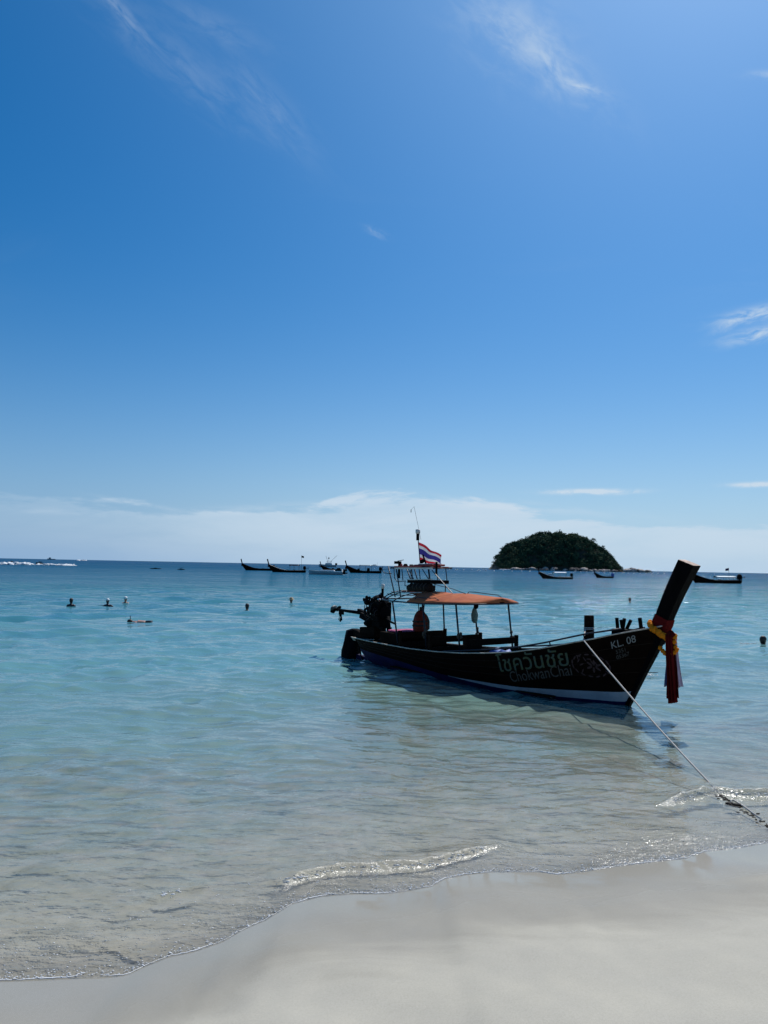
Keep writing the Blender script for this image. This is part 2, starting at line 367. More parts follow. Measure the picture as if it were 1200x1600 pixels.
gy = axis([(-120, -10, 8), (-10, 2, .25), (2, 13, .03), (13, 30, .15), (30, 90, 2.0), (90, 401, 20)])
GX, GY = np.meshgrid(gx, gy); GS = shore_s(GX, GY)
tag(grid_mesh('ground', GX, GY, sand_z(GX, GY), sand_material(), {'shore': GS}), kind='structure')
bed = MB().add([(-30000, 380, -4.6), (30000, 380, -4.6), (30000, 30000, -4.6), (-30000, 30000, -4.6)], [(0, 1, 2, 3)]).build('seabed', mat('deep_sand', (.25, .25, .2), .9)); tag(bed, kind='structure')

# sea surface: fans out from the beach, finest where the ripples are small
def polydist(X, Y, P):
    best = np.full(X.shape, 1e9); sgn = np.zeros(X.shape); tt = np.zeros(X.shape); L = 0
    for (ax, ay), (bx_, by_) in zip(P[:-1], P[1:]):
        dx_, dy_ = bx_-ax, by_-ay; l2 = dx_*dx_+dy_*dy_; u = np.clip(((X-ax)*dx_+(Y-ay)*dy_)/l2, 0, 1)
        d = np.hypot(X-ax-u*dx_, Y-ay-u*dy_); cr = dx_*(Y-ay)-dy_*(X-ax); m_ = d < best
        best = np.where(m_, d, best); sgn = np.where(m_, np.sign(cr), sgn); tt = np.where(m_, L+u*math.sqrt(l2), tt); L += math.sqrt(l2)
    return best*sgn, tt/L
def sea_height(X, Y, r, spacing):
    rs = np.random.RandomState(21); s_ = shore_s(X, Y); H = np.zeros(X.shape)
    wx = X + .25*lump(X, Y, 31, 2.6) + .06*lump(X, Y, 32, .8); wy = Y + .25*lump(X, Y, 33, 2.6) + .06*lump(X, Y, 34, .8)
    deep = np.clip((s_-.0)/5.0, 0, 1); far = np.clip((r-12)/25, 0, 1)
    for i in range(64):
        lam = math.exp(rs.uniform(math.log(.11), math.log(5.5))); a = -math.pi/2 + rs.normal(0, .72) + .2
        k = 2*math.pi/lam; slope = .026*rs.uniform(.5, 1.3)*(1.7 if lam < .25 else 1.9 if lam < 1.0 else 1.0)
        amp = slope/k
        res = np.clip((lam/spacing - 3.0)/3.0, 0, 1)
        gate = np.clip(s_/(lam*1.3), 0, 1)*(.12+.88*np.clip(s_/7, 0, 1)) if lam > .22 else np.clip(s_/.25, 0, 1)*(.4+.6*deep)
        grow = (.8 + .7*far) if lam > .9 else (1.25 if lam > .35 else 1.0)
        H += amp*np.sin((wx*math.cos(a)+wy*math.sin(a))*k + rs.uniform(0, 6.3))*res*gate*grow
    patch = .65 + .5*lump(X, Y, 35, 6.0)
    H *= patch
    return H, s_
cols = np.concatenate([np.linspace(-85, -36, 40, endpoint=False), np.linspace(-36, 36, 640), np.linspace(36, 85, 41)[1:]])
rr = [3.9]
while rr[-1] < 24000:
    q = rr[-1]; rr.append(q*(1.0026 if q < 11 else 1.0042 if q < 30 else 1.008 if q < 90 else 1.03 if q < 400 else 1.15))
rr = np.array(rr); A_, R_ = np.meshgrid(np.radians(cols), rr)
SX = R_*np.sin(A_); SY = R_*np.cos(A_) - 0.0
sp = np.maximum(np.gradient(rr)[:, None]*np.ones_like(SX), R_*R(.113))
H, SS = sea_height(SX, SY, R_, sp)
def wp(L): return [(onz(*p).x, onz(*p).y) for p in L]
turb = np.zeros(SX.shape)
for P, h, bw, fw, wob in [(wp([(430, 1392), (470, 1372), (510, 1362), (560, 1357), (600, 1356), (640, 1355), (700, 1344), (735, 1334), (770, 1320)]), .050, .20, .035, .03),
                     (wp([(1035, 1256), (1060, 1250), (1090, 1243), (1120, 1238), (1160, 1243), (1200, 1242), (1290, 1236)]), .070, .24, .05, .03),
                     (wp([(180, 1425), (230, 1408), (262, 1400), (290, 1392), (330, 1380)]), .016, .2, .07, .04),
                     (wp([(60, 1465), (130, 1470), (200, 1478), (240, 1505)]), .010, .2, .06, .05)]:
    d, t_ = polydist(SX, SY, P); d = d + wob*lump(SX, SY, 41, .35)
    H += np.where(d > 0, np.exp(-(d/bw)**2), np.exp(-(d/fw)**2))*h*np.clip(np.sin(np.pi*np.clip(t_, .0, 1))*2.2, 0, 1)*(1+.35*lump(SX, SY, 42, .25))
    turb = np.maximum(turb, np.exp(-(np.minimum(d, 0)/.10)**2)*np.exp(-(np.maximum(d, 0)/.03)**2)*h/.09)
edge_ = np.clip(1-np.abs(SS-.12)/.35, 0, 1)
H = np.where(SS < 0, np.minimum(H, .002), H) + .004
ROCKY = np.clip(SS, -1, 400)
def sea_material():
    m_ = bpy.data.materials.new('clear_sea_water'); m_.use_nodes = True; t = NT(m_.node_tree); t.n.clear()
    geo = t.new('ShaderNodeNewGeometry'); pos = geo.outputs['Position']
    s_ = t.new('ShaderNodeAttribute', attribute_name='shore').outputs['Fac']
    tb = t.new('ShaderNodeAttribute', attribute_name='churn').outputs['Fac']
    rd = t.new('ShaderNodeAttribute', attribute_name='reach').outputs['Fac']      # metres out from the beach
    def tex(rz, sc, scale, detail, rough=.55, dist=.4):
        mp = t.new('ShaderNodeMapping'); mp.inputs['Rotation'].default_value = (0, 0, rz); mp.inputs['Scale'].default_value = sc; t.l.new(pos, mp.inputs[0])
        return t.noise(mp.outputs[0], scale, detail, rough, dist)
    fine = tex(.2, (.7, 1.2, 1), 6.5, 2); fine2 = tex(-.25, (.8, 1.15, 1), 17, 2); mid = tex(.12, (.5, 1.1, 1), 1.6, 4); large = tex(.1, (.3, 1, 1), .28, 4)
    huge = tex(.05, (.25, 1, 1), .035, 5)
    h = t.m('MULTIPLY', fine, t.ramp(rd, 8, 70, .014, .0, False))
    h = t.m('ADD', h, t.m('MULTIPLY', fine2, t.ramp(rd, 5, 25, .0052, .0, False)))
    h = t.m('ADD', h, t.m('MULTIPLY', mid, t.ramp(rd, 14, 50, .012, .15, False)))
    chop = tex(-.1, (.32, 1.25, 1), .8, 3, .6); h = t.m('ADD', h, t.m('MULTIPLY', chop, t.ramp(rd, 20, 90, .0, .42, False)))
    swl = tex(.08, (.22, 1.0, 1), .11, 4, .62); h = t.m('ADD', h, t.m('MULTIPLY', swl, t.ramp(rd, 50, 300, .0, 2.0, False)))
    h = t.m('ADD', h, t.m('MULTIPLY', large, t.ramp(rd, 40, 200, .0, .42, False)))
    h = t.m('ADD', h, t.m('MULTIPLY', huge, t.ramp(rd, 250, 1500, .0, 2.2, False)))
    churn = t.noise(pos, 26, 3, .6, .6)
    h = t.m('ADD', h, t.m('MULTIPLY', churn, t.m('MULTIPLY', tb, .030)))
    b = t.new('ShaderNodeBump'); b.inputs['Distance'].default_value = 1.0; b.inputs['Strength'].default_value = 1.0; t.put(b.inputs['Height'], h)
    fr = t.new('ShaderNodeFresnel'); fr.inputs['IOR'].default_value = 1.39; t.l.new(b.outputs[0], fr.inputs['Normal'])
    # unresolved wave slopes stop the far sea from mirroring at full grazing strength
    k_ = t.m('MULTIPLY', t.ramp(rd, 9, 80, 1.38, .70, False), t.ramp(rd, 60, 320, 1.0, .42, False))
    w1 = tex(.05, (.30, 1.3, 1), .55, 4, .65, .6); w2 = tex(.03, (.22, 1.2, 1), .09, 5, .68, .5); w3 = tex(.0, (.12, .5, 1), .03, 5, .7, .4)   # ruffled and smooth patches
    rf = t.m('ADD', t.m('MULTIPLY', t.m('SUBTRACT', w1, .5), t.ramp(rd, 14, 40, 0.0, 2.6, False)), t.m('MULTIPLY', t.m('SUBTRACT', w2, .5), t.ramp(rd, 40, 140, 0.0, 3.2, False)))
    rf = t.m('ADD', rf, t.m('MULTIPLY', t.m('SUBTRACT', w3, .5), t.ramp(rd, 200, 500, 0.0, 3.0, False)))
    k_ = t.m('MULTIPLY', k_, t.m('MAXIMUM', t.m('ADD', rf, 1.0), .15))
    k_ = t.m('MULTIPLY', k_, t.ramp(s_, .5, 5.5, .62, 1.0)); F = t.m('MINIMUM', t.m('MULTIPLY', fr.outputs[0], k_), .85)
    gl = t.new('ShaderNodeBsdfGlossy'); t.put(gl.inputs['Roughness'], t.m('ADD', t.ramp(rd, 10, 250, .02, .10, False), t.m('MULTIPLY', t.m('MINIMUM', tb, .6), .40))); t.l.new(b.outputs[0], gl.inputs['Normal'])
    # body of the water: clear over the sand, turning turquoise then deep blue with depth
    n_ = tex(.3, (.35, 1, 1), .35, 4)
    s2 = t.m('MULTIPLY', s_, t.ramp(n_, .3, .7, .75, 1.25))
    lg = t.m('DIVIDE', t.m('LOGARITHM', t.m('ADD', t.m('MAXIMUM', s2, 0.0), 1.0), 10.0), 3.0)   # 0 .. 1 for 0 .. 1000 m
    body = t.cramp(lg, [(0.0, (.49, .455, .385)), (.16, (.49, .52, .44)), (.30, (.285, .46, .39)), (.40, (.20, .43, .41)), (.52, (.065, .24, .28)), (.66, (.014, .110, .175)), (.8, (.006, .078, .152)), (1.0, (.003, .060, .138))])
    al = t.cramp(lg, [(0.0, (.05,)*3), (.16, (.22,)*3), (.30, (.54,)*3), (.42, (.78,)*3), (.55, (.93,)*3), (.66, (1,)*3)])
    silt = t.noise(pos, 1.7, 6, .62, 1.6); silt2 = t.noise(pos, 7, 4, .6, 1.0)
    near = t.ramp(lg, .12, .36, 1.0, 0.0)
    al = t.m('ADD', al, t.m('MULTIPLY', t.m('MULTIPLY', near, .75), t.m('ADD', t.m('SUBTRACT', silt, .47), t.m('MULTIPLY', t.m('SUBTRACT', silt2, .5), .6))), None, True)
    body = t.mix(t.m('MULTIPLY', near, t.ramp(silt, .35, .65)), body, (.50, .46, .39))
    foam_sparkle_n = t.noise(pos, 55, 4, .7, .2); foam = t.m('MULTIPLY', t.m('MULTIPLY', t.ramp(foam_sparkle_n, .59, .66), t.ramp(t.noise(pos, 2.2, 4, .6, .8), .42, .62)), t.m('MULTIPLY', t.m('MAXIMUM', t.m('SUBTRACT', tb, .16), 0.0), 2.2), None, True)  # crest froth, with sun sparkle on the wash painted in as white flecks
    body = t.mix(foam, body, (.85, .86, .85)); al = t.m('MAXIMUM', al, foam)
    df = t.new('ShaderNodeBsdfDiffuse'); t.put(df.inputs[0], body)
    tr = t.new('ShaderNodeBsdfTransparent'); t.put(tr.inputs[0], t.mix(t.ramp(lg, 0, .4), (.97, .98, .97), (.80, .95, .93)))
    m1 = t.new('ShaderNodeMixShader'); t.put(m1.inputs[0], al); t.l.new(tr.outputs[0], m1.inputs[1]); t.l.new(df.outputs[0], m1.inputs[2])
    m2 = t.new('ShaderNodeMixShader'); t.put(m2.inputs[0], F); t.l.new(m1.outputs[0], m2.inputs[1]); t.l.new(gl.outputs[0], m2.inputs[2])
    o = t.new('ShaderNodeOutputMaterial'); t.l.new(m2.outputs[0], o.inputs[0]); return m_
M_SEA = sea_material()
swash = np.clip(1-np.maximum(SS-.15, 0)/1.1, 0, 1)*(SS > -.1)*.34*np.clip(.5+1.2*lump(SX, SY, 44, 1.5), 0, 1)
tag(grid_mesh('sea', SX, SY, H, M_SEA, {'shore': SS, 'churn': np.maximum(turb, swash), 'reach': R_}), kind='structure')
def sea_z(x, y):
    h_, s_ = sea_height(np.array([[x]]), np.array([[y]]), np.array([[math.hypot(x, y)]]), np.array([[.02]])); return float(h_[0, 0])

# thin foam lip where the wash ends
fm = MB(); xs = np.arange(-7, 9, .022); ys = shore_y(xs); rnd = np.random.RandomState(5)
nzw = .5+.5*lump(xs, ys*0, 51, .5); nzt = lump(xs, ys*0, 52, .12); rings = []
for x, y, a, b in zip(xs, ys, nzw, nzt):
    y0 = y + .012*b + .006*rnd.randn(); wd = .001 + .013*max(a-.25, 0)*(1+.8*b); hh = .0015+.006*max(a-.2, 0)
    rings.append([(x, y0-wd*.5, .001), (x, y0-wd*.3, hh), (x, y0+wd*.4, hh*1.05+.002), (x, y0+wd, .003)])
fm.loft(rings)
for k in range(4200):
    x = rnd.uniform(-6, 8); s0 = abs(rnd.normal(0, .05)) if k % 2 else abs(rnd.normal(0, .5))
    y = float(shore_y(np.array([x]))[0]) + s0; rad = rnd.uniform(.002, .0055)
    fm.ball((x, y, .005), (rad*rnd.uniform(1, 2.4), rad, rad*.7), 5, 3)
for P, n in [(wp([(440, 1378), (470, 1372), (510, 1362), (560, 1357), (640, 1355), (700, 1344), (757, 1326)]), 170), (wp([(1050, 1252), (1090, 1243), (1120, 1238), (1160, 1243), (1200, 1242), (1290, 1236)]), 420), (wp([(255, 1400), (280, 1394)]), 25)]:
    for k in range(n):
        i = rnd.randint(len(P)-1); u = rnd.rand(); x = P[i][0]*(1-u)+P[i+1][0]*u + rnd.normal(0, .012); y = P[i][1]*(1-u)+P[i+1][1]*u - abs(rnd.normal(0, .05)) + .01
        rad = rnd.uniform(.003, .009); fm.ball((x, y, .012+rnd.uniform(0, .02)), (rad*rnd.uniform(1, 3), rad, rad*.7), 5, 3)
tag(fm.build('foam', M_FOAM, smooth=True), 'thin white line of sea foam and froth flecks along the wash', 'foam', kind='stuff')

# ------------------------------------------------------------------ main long-tail boat
BRZ = math.atan2(BF.y, BF.x)
boat = empty('longtail_boat', (BOW.x, BOW.y, 0), BRZ, label='large dark wooden long-tail boat moored at the shore with orange canopy and black post', cat='boat')
GU = [(-8.6, .56, .26), (-8.2, .57, .42), (-7.6, .57, .55), (-6.5, .58, .72), (-5.5, .59, .85), (-4.4, .63, .95), (-3.5, .69, 1.0), (-2.7, .77, .99), (-2.0, .86, .94), (-1.35, .99, .85), (-.6, 1.18, .68), (-.25, 1.27, .57), (.05, 1.36, .45), (.5, 1.48, .22), (.86, 1.57, .075)]
gu = [g[0] for g in GU]
def gz(u): return float(np.interp(u, gu, [g[1] for g in GU]))
def gw(u): return float(np.interp(u, gu, [g[2] for g in GU]))
def kz(u): return float(np.interp(u, [-8.6, -8.35, -8.0, -7.3, -6, -1, -.14, 0, .86], [.35, .05, -.15, -.22, -.24, -.24, -.22, 0, 1.545]))
def pw(u): return float(np.interp(u, [-8.6, -7.5, -5, -2.5, -1, 0, .86], [.6, .42, .30, .30, .48, .75, .9]))
def hv(u, z):
    k, g = kz(u), gz(u); t = min(max((z-k)/max(g-k, 1e-4), 0), 1); return gw(u)*t**pw(u) + .022
def zhi(u): return float(np.interp(u, [-8.6, -6, -4, -2, 0, .2], [.34, .24, .13, .16, .31, .34]))
def zlo(u): return float(np.interp(u, [-8.6, -6, -4.2, -3, -1.5, 0, .2], [.34, .24, .13, .075, .06, .125, .14]))
US = list(np.linspace(-8.6, -6, 22)) + list(np.linspace(-5.9, -1.2, 34)) + list(np.linspace(-1.1, .86, 34))
def strip(mb, zf0, zf1, n, off=0.0, sides=(-1, 1), useg=US):
    for sd_ in sides:
        rings = []
        for u in useg:
            k, g = kz(u), gz(u); z0 = min(max(zf0(u), k), g); z1 = min(max(zf1(u), k), g)
            rings.append([(u, sd_*(hv(u, z0+(z1-z0)*j/n)+off), z0+(z1-z0)*j/n) for j in range(n+1)])
        if sd_ > 0: rings = [r_[::-1] for r_ in rings]
        mb.loft(rings)
h_ = MB(); strip(h_, zhi, lambda u: gz(u), 12)
rings = []                                             # inner skin and transom
for u in US:
    if u > -.2: break
    zf = max(kz(u)+.12, .02)
    zf = min(zf, gz(u)-.05)
    r_ = [(u, y_*max(hv(u, z)-.05, .01), z) for y_, z in [(-1, gz(u)-.003), (-1, (gz(u)+zf)/2), (-1, zf), (1, zf), (1, (gz(u)+zf)/2), (1, gz(u)-.003)]]
    rings.append(r_)
h_.cur = 1; h_.loft(rings); h_.cur = 0
u0 = -8.6; h_.add([(u0-.002, -hv(u0, gz(u0)), gz(u0)), (u0-.002, hv(u0, gz(u0)), gz(u0)), (u0-.002, hv(u0, kz(u0)), kz(u0)), (u0-.002, -hv(u0, kz(u0)), kz(u0))], [(0, 1, 2, 3)])
hull = h_.build('hull', [M_HULL, M_HULLIN], boat, smooth=True)
b_ = MB(); strip(b_, kz, zlo, 6); b_.build('bottom_paint', M_BLUE, boat, smooth=True)
s_m = MB(); strip(s_m, zlo, zhi, 3, .003, useg=[u for u in US if u > -4.3]); s_m.build('waterline_stripe', M_STRIPE, boat, smooth=True)
# keel / stem board, squared, running up into the bow post
def rect_ring(c, dirx, w_, d_):      # ring perpendicular to an axis in the u-z plane
    c = Vector(c); dx_ = Vector(dirx).normalized(); dy_ = Vector((0, 1, 0))
    return [c + dx_*(a*d_/2) + dy_*(b*w_/2) for a, b in ((-1, -1), (1, -1), (1, 1), (-1, 1))]
axp = [(-.12, -.2), (.0, .0), (.40, .74), (.80, 1.44)]
km = MB(); km.loft([rect_ring((u-.03, 0, z), (.88, 0, -.48), .075+.03*i, .17) for i, (u, z) in enumerate(axp)], True, True); km.build('stem_board', M_POST, boat, bevel=.012)
P0, P1 = Vector((.66, 0, 1.30)), Vector((1.335, 0, 2.76)); 
pm = MB(); prs = []
for i in range(9):
    t = i/8; c = P0.lerp(P1, t) + Vector((-.045*math.sin(math.pi*t), 0, 0)); dxv = Vector((.94, 0, -.34)) if t > .4 else Vector((.91, 0, -.41)).lerp(Vector((.94, 0, -.34)), t/.4)
    prs.append(rect_ring(c, dxv, .19+.055*t, .245+.075*t))
pm.loft(prs, True, True); post = pm.build('bow_post', M_POST, boat, bevel=.010)
top_r = prs[-1]; axd = (P1-P0).normalized(); cc = sum(top_r, Vector())/4
cm_ = MB(); ring0 = [cc+(p-cc)*.97+axd*.003 for p in top_r]; cm_.add(ring0+[cc+axd*.022+Vector((.0, .03, 0))], [(0, 1, 4), (1, 2, 4), (2, 3, 4), (3, 0, 4), (3, 2, 1, 0)]); cm_.build('end_grain_cap', M_ENDGRAIN, post)
for fz, nm in ((.20, 0), (.42, 1), (.66, 2)):
    for sd_ in (-1, 1): MB().tube([(u, sd_*(hv(u, gz(u)-(gz(u)-zhi(u))*fz)+.001), gz(u)-(gz(u)-zhi(u))*fz) for u in US if u < .7], .0045, 4).build('plank_seam', mat('seam_caulk', (.026, .014, .009), .6, 0, .4, 8, 0, .2), hull)
# gunwales
def gline(sd_, off=0.0, dz=0.0, us=US): return [Vector((u, sd_*(hv(u, gz(u))+off), gz(u)+dz)) for u in us]
for sd_ in (-1, 1):
    g = MB(); pts = gline(sd_)
    g.loft([[p+Vector((0, -sd_*.06, .0)), p+Vector((0, -sd_*.06, .032)), p+Vector((0, sd_*.018, .032)), p+Vector((0, sd_*.018, .0))] if sd_ > 0 else
            [p+Vector((0, sd_*.018, .0)), p+Vector((0, sd_*.018, .032)), p+Vector((0, -sd_*.06, .032)), p+Vector((0, -sd_*.06, .0))] for p in pts], True, True)
    gun = g.build('gunwale', M_HULLIN, boat)
    MB().tube([p+Vector((0, sd_*.016, .038)) for p in pts], .014, 6).build('rub_strake', M_EDGE, gun, smooth=True)
# handrails of pipe on short stanchions
for sd_ in (-1, 1):
    us = np.linspace(-4.2, .16, 28); rl = MB(); off = -.05
    hgt = lambda u: .045 + .13*float(np.interp(u, [-4.2, -3.4, -1.6, -.4, .16], [0, .35, .7, .9, .6]))
    rl.tube([(u, sd_*(hv(u, gz(u))+off), gz(u)+hgt(u)) for u in us], .017, 8); hr = rl.build('handrail', M_PIPE, boat, smooth=True)
    for u in (-3.6, -2.75, -1.9, -1.2, -.5):
        MB().tube([(u+.03, sd_*(hv(u, gz(u))+off), gz(u)+.03), (u, sd_*(hv(u, gz(u))+off), gz(u)+hgt(u))], .013, 6).build('stanchion', M_IRON, hr)
# foredeck planks
for j in range(5):
    y0 = -.5+j*.2; d = MB(); ring = []
    us = [u for u in np.linspace(-1.5, .62, 16) if hv(u, gz(u))-.06 > abs(y0+.1)-.1]
    if len(us) < 2: continue
    for u in us:
        lim = hv(u, gz(u))-.065; a, b = max(y0+.004, -lim), min(y0+.196, lim)
        if b <= a: a = b-.005
        z = gz(u)-.035; ring.append([(u, a, z), (u, b, z), (u, b, z-.025), (u, a, z-.025)])
    d.loft(ring, True, True); d.build('foredeck_plank', M_WOOD, boat)
for j in range(7):
    y0 = -.66+j*.19; MB().box((-3.9, y0+.09, .07), (5.2, .175, .03)).build('floorboard', M_WOOD, boat)
for j in range(6):
    y0 = -.36+j*.12; MB().box((-7.35, y0+.06, .50), (1.6, .105, .03)).build('aft_deck_plank', M_DECK, boat, bevel=.005)
# cross benches with board backrests
for i, (u, wd, top) in enumerate([(-3.58, .80, 1.0), (-4.78, .80, .965), (-6.0, .72, .97)]):
    be = MB().box((u+.24, 0, .52), (.40, 2*wd-.02, .04)).build('bench', M_WOOD, boat, bevel=.006)
    MB().box((u+.42, 0, .30), (.035, 2*wd-.15, .36)).build('bench_front', M_HULLIN, be)
    MB().box((u, 0, top-.075), (.035, 2*wd, .15), (0, -.06, 0)).build('backrest_board', M_WOOD, be, bevel=.006)
    MB().box((u+.025, 0, top-.31), (.035, 2*wd, .13), (0, -.06, 0)).build('backrest_board', M_WOOD, be, bevel=.006)
    for y in (-wd-.02, wd+.02): MB().box((u-.01, y, top-.24), (.09, .055, .56)).build('backrest_upright', M_WOOD, be, bevel=.005)
MB().box((-6.75, 0, .72), (.75, 1.05, .34)).build('engine_step_box', M_HULLIN, boat, bevel=.01)
MB().box((-6.3, .1, .83), (.05, 1.2, .22)).build('aft_bulkhead_board', M_HULLIN, boat, bevel=.01)
# mooring bitt, bow cleat, pegs
bm = MB().box((-.86, -.0, 1.38), (.155, .155, .62), taper=.93); bm.box((-.86, 0, 1.56), (.12, .12, .2)); bt = bm.build('mooring_bitt', M_WOOD, boat, bevel=.015)
tb_ = MB()
for k in range(2): tb_.tube([(-.86+.10*math.cos(a), .10*math.sin(a), 1.40+.03*k+.003*a) for a in np.linspace(0, 6.3, 15)], .010, 6)
tb_.build('rope_turns', M_ROPE, bt, smooth=True)
cl = MB().box((-.04, 0, 1.40), (.34, .34, .17)).build('bow_cleat', M_POST, boat, bevel=.02)
for du, dv, ln, tilt in [(-.10, -.06, .22, -.10), (.0, -.03, .22, .18), (.02, .07, .20, .5), (-.09, .08, .18, -.2)]:
    MB().box((-.04+du+tilt*.08, dv, 1.47+ln/2), (.052, .05, ln), (0, tilt, 0)).build('cleat_prong', M_POST, cl, bevel=.006)
MB().box((.33, 0, 1.58), (.06, .05, .28), (0, -.15, 0)).build('deck_peg', M_POST, boat, bevel=.006)
MB().box((.32, 0, 1.45), (.62, .22, .05), (0, -.28, 0)).build('bow_breasthook', M_HULLIN, boat, bevel=.01)

# engine on its swivel mount, with the long shaft raised out of the water behind
eng = MB(); ec = Vector((-7.85, 0, 1.36))
eng.box(ec, (.46, .46, .52)); eng.ball(ec+Vector((-.02, 0, .22)), (.28, .27, .22), 12, 8, jit=.08); eng.tube([ec+Vector((-.22, 0, .02)), ec+Vector((-.29, 0, .02))], .2, 12)
eng.tube([ec+Vector((.22, -.0, -.02)), ec+Vector((.27, 0, -.02))], .2, 12); eng.box(ec+Vector((0, 0, -.32)), (.46, .34, .2))
engine = eng.build('engine', M_IRON, boat, bevel=.025)
er = random.Random(3)
for k in range(4): MB().tube([ec+Vector((-.22+.14*k, -.24, .10)), ec+Vector((-.22+.14*k, -.34, .04)), ec+Vector((-.22+.14*k, -.34, -.12))], .035, 8).build('exhaust_runner', M_IRON, engine, smooth=True)
MB().tube([ec+Vector((-.26, -.28, .24)), ec+Vector((-.10, -.30, .24))], .075, 12).build('oil_filter', M_IRON, engine, smooth=True)
MB().ball(ec+Vector((-.22, -.28, .20)), (.045, .04, .05), 8, 6).build('filter_cap', M_BRIGHT, engine)
MB().tube([ec+Vector((-.08, 0, .42)), ec+Vector((.08, -.03, .48))], .03, 8).build('bright_pipe', M_BRIGHT, engine)
MB().ball(ec+Vector((.22, -.2, .33)), (.06, .05, .03), 8, 6).build('bright_clamp', M_BRIGHT, engine)
MB().tube([ec+Vector((.10, 0, .30)), ec+Vector((.11, 0, .62))], .034, 10).build('exhaust_stack', M_IRON, engine, smooth=True)
MB().tube([ec+Vector((.11, 0, .62)), ec+Vector((.115, 0, .74))], [.042, .05], 10).build('exhaust_cap', M_WHITE, engine, smooth=True)
for k in range(9):
    a = er.uniform(0, 6.28); p = ec+Vector((er.uniform(-.3, .3), -.27, er.uniform(-.1, .3))); q = ec+Vector((er.uniform(-.3, .35), -.28, er.uniform(-.35, .1)))
    MB().tube([p, p.lerp(q, .3)+Vector((0, -.07, .03)), p.lerp(q, .7)+Vector((0, -.09, -.03)), q], .011, 6).build('hose', M_BRIGHT if k == 0 else M_STRAP, engine, smooth=True)
for k in range(6): MB().tube([ec+Vector((-.36+.13*k, -.27, .3+.06*math.sin(k))), ec+Vector((-.36+.13*k, -.29, .3+.06*math.sin(k)))], .05+.02*(k % 2), 10).build('pulley', M_IRON, engine)
MB().tube([ec+Vector((.30, -.05, -.16)), ec+Vector((.62, -.08, -.25)), ec+Vector((.80, -.08, -.28))], .028, 8).build('steering_handle', M_IRON, engine, smooth=True)
MB().tube([ec+Vector((.34, 0, -.12)), ec+Vector((.42, 0, -.45)), ec+Vector((.40, 0, -.72))], .06, 8).build('front_mount_leg', M_IRON, engine, smooth=True)
MB().tube([ec+Vector((.22, .1, -.3)), ec+Vector((.26, .1, -.72))], .03, 8).build('mount_brace', M_IRON, engine)
fr_ = MB(); fr_.bar(ec+Vector((-.75, -.13, -.18)), ec+Vector((.35, -.13, -.46)), .05, .09); fr_.bar(ec+Vector((-.75, .13, -.18)), ec+Vector((.35, .13, -.46)), .05, .09)
fr_.box(ec+Vector((-.55, 0, -.17)), (.38, .3, .12), (0, .25, 0)); fr_.box(ec+Vector((-.75, 0, -.08)), (.5, .12, .10), (0, .2, 0)); fr_.tube([ec+Vector((-.1, 0, -.35)), ec+Vector((-.08, 0, -.75))], .09, 10); fr_.ball(ec+Vector((-.3, -.1, -.33)), (.2, .16, .12), 9, 6, jit=.1)
fr_.build('engine_frame', M_IRON, engine, bevel=.01)
sh0, sh1 = ec+Vector((-.75, 0, -.10)), Vector((-9.98, 0, 1.285))
shaft = MB().tube([sh0, sh1], [.055, .035], 10).build('tail_shaft', M_IRON, boat, smooth=True)
pr = MB(); pr.tube([sh1+Vector((-.09, 0, .0)), sh1+Vector((.06, 0, 0))], [.03, .05], 10)
for k in range(2):
    a = .35+k*math.pi; dv = Vector((0, math.cos(a), math.sin(a)))
    tw = Vector((.4, -math.sin(a), math.cos(a))).normalized()
    c = sh1+Vector((-.03, 0, 0)); ring = []
    pts = [c+dv*(.03+.17*t)+tw*(.075*math.sin(math.pi*min(max(t, .08), .97))**.7*s_) for t in np.linspace(0, 1, 7) for s_ in (-1, 1)]
    pr.add([p+Vector((.006, 0, 0)) for p in pts]+[p-Vector((.006, 0, 0)) for p in pts], [(2*i, 2*i+1, 2*i+3, 2*i+2) for i in range(6)]+[(14+2*i, 14+2*i+2, 14+2*i+3, 14+2*i+1) for i in range(6)])
pr.build('propeller', M_IRON, shaft)
cv = MB(); cv.ball(sh1+Vector((-.13, 0, .02)), (.06, .20, .105), 18, 10, rot=(0, .2, .5)); cv.build('propeller_guard_disc', mat('grey_green_disc', (.035, .06, .058), .5, 0, .2, 8), shaft, smooth=True)
sk = MB(); sk.bar(sh1+Vector((.18, 0, -.03)), sh1+Vector((.26, 0, -.31)), .03, .10); sk.bar(sh1+Vector((.24, 0, -.18)), sh1+Vector((.17, 0, -.32)), .025, .14); sk.box(sh1+Vector((.26, 0, -.07)), (.22, .05, .12)); sk.build('skeg', M_IRON, shaft, bevel=.008)
MB().box(sh1+Vector((.22, -.035, -.24)), (.07, .02, .13), (0, .5, 0)).build('skeg_bright_plate', M_BRIGHT, shaft)
# raised stern head with struts under it
stn = MB(); stn.loft([rect_ring((u, 0, z), (.6, 0, .8), wd, dp) for u, z, wd, dp in [(-8.0, .45, .5, .25), (-8.5, .62, .4, .25), (-8.8, .70, .3, .22), (-9.05, .72, .22, .18)]], True, True); stn.box((-8.15, 0, .78), (.7, .42, .30), (0, -.1, 0)); stn.build('stern_head', M_HULLIN, boat, bevel=.03)
for k in range(4): MB().bar((-8.75, -.30+.03*k, .60-.03*k), (-7.9, -.50+.12*k, .60), .03, .02).build('stern_slat', M_EDGE, boat)
MB().tube([(-8.75, -.1, .55), (-8.55, -.1, .1), (-8.45, -.05, -.1)], .018, 6).build('stern_strut', M_IRON, boat)
MB().tube([(-8.95, -.1, .1), (-8.6, -.05, .32)], .014, 6).build('stern_strut', M_IRON, boat)
MB().bar((-9.2, 0, .06), (-8.2, 0, -.02), .12, .16).build('stern_step', M_BLUE, boat)
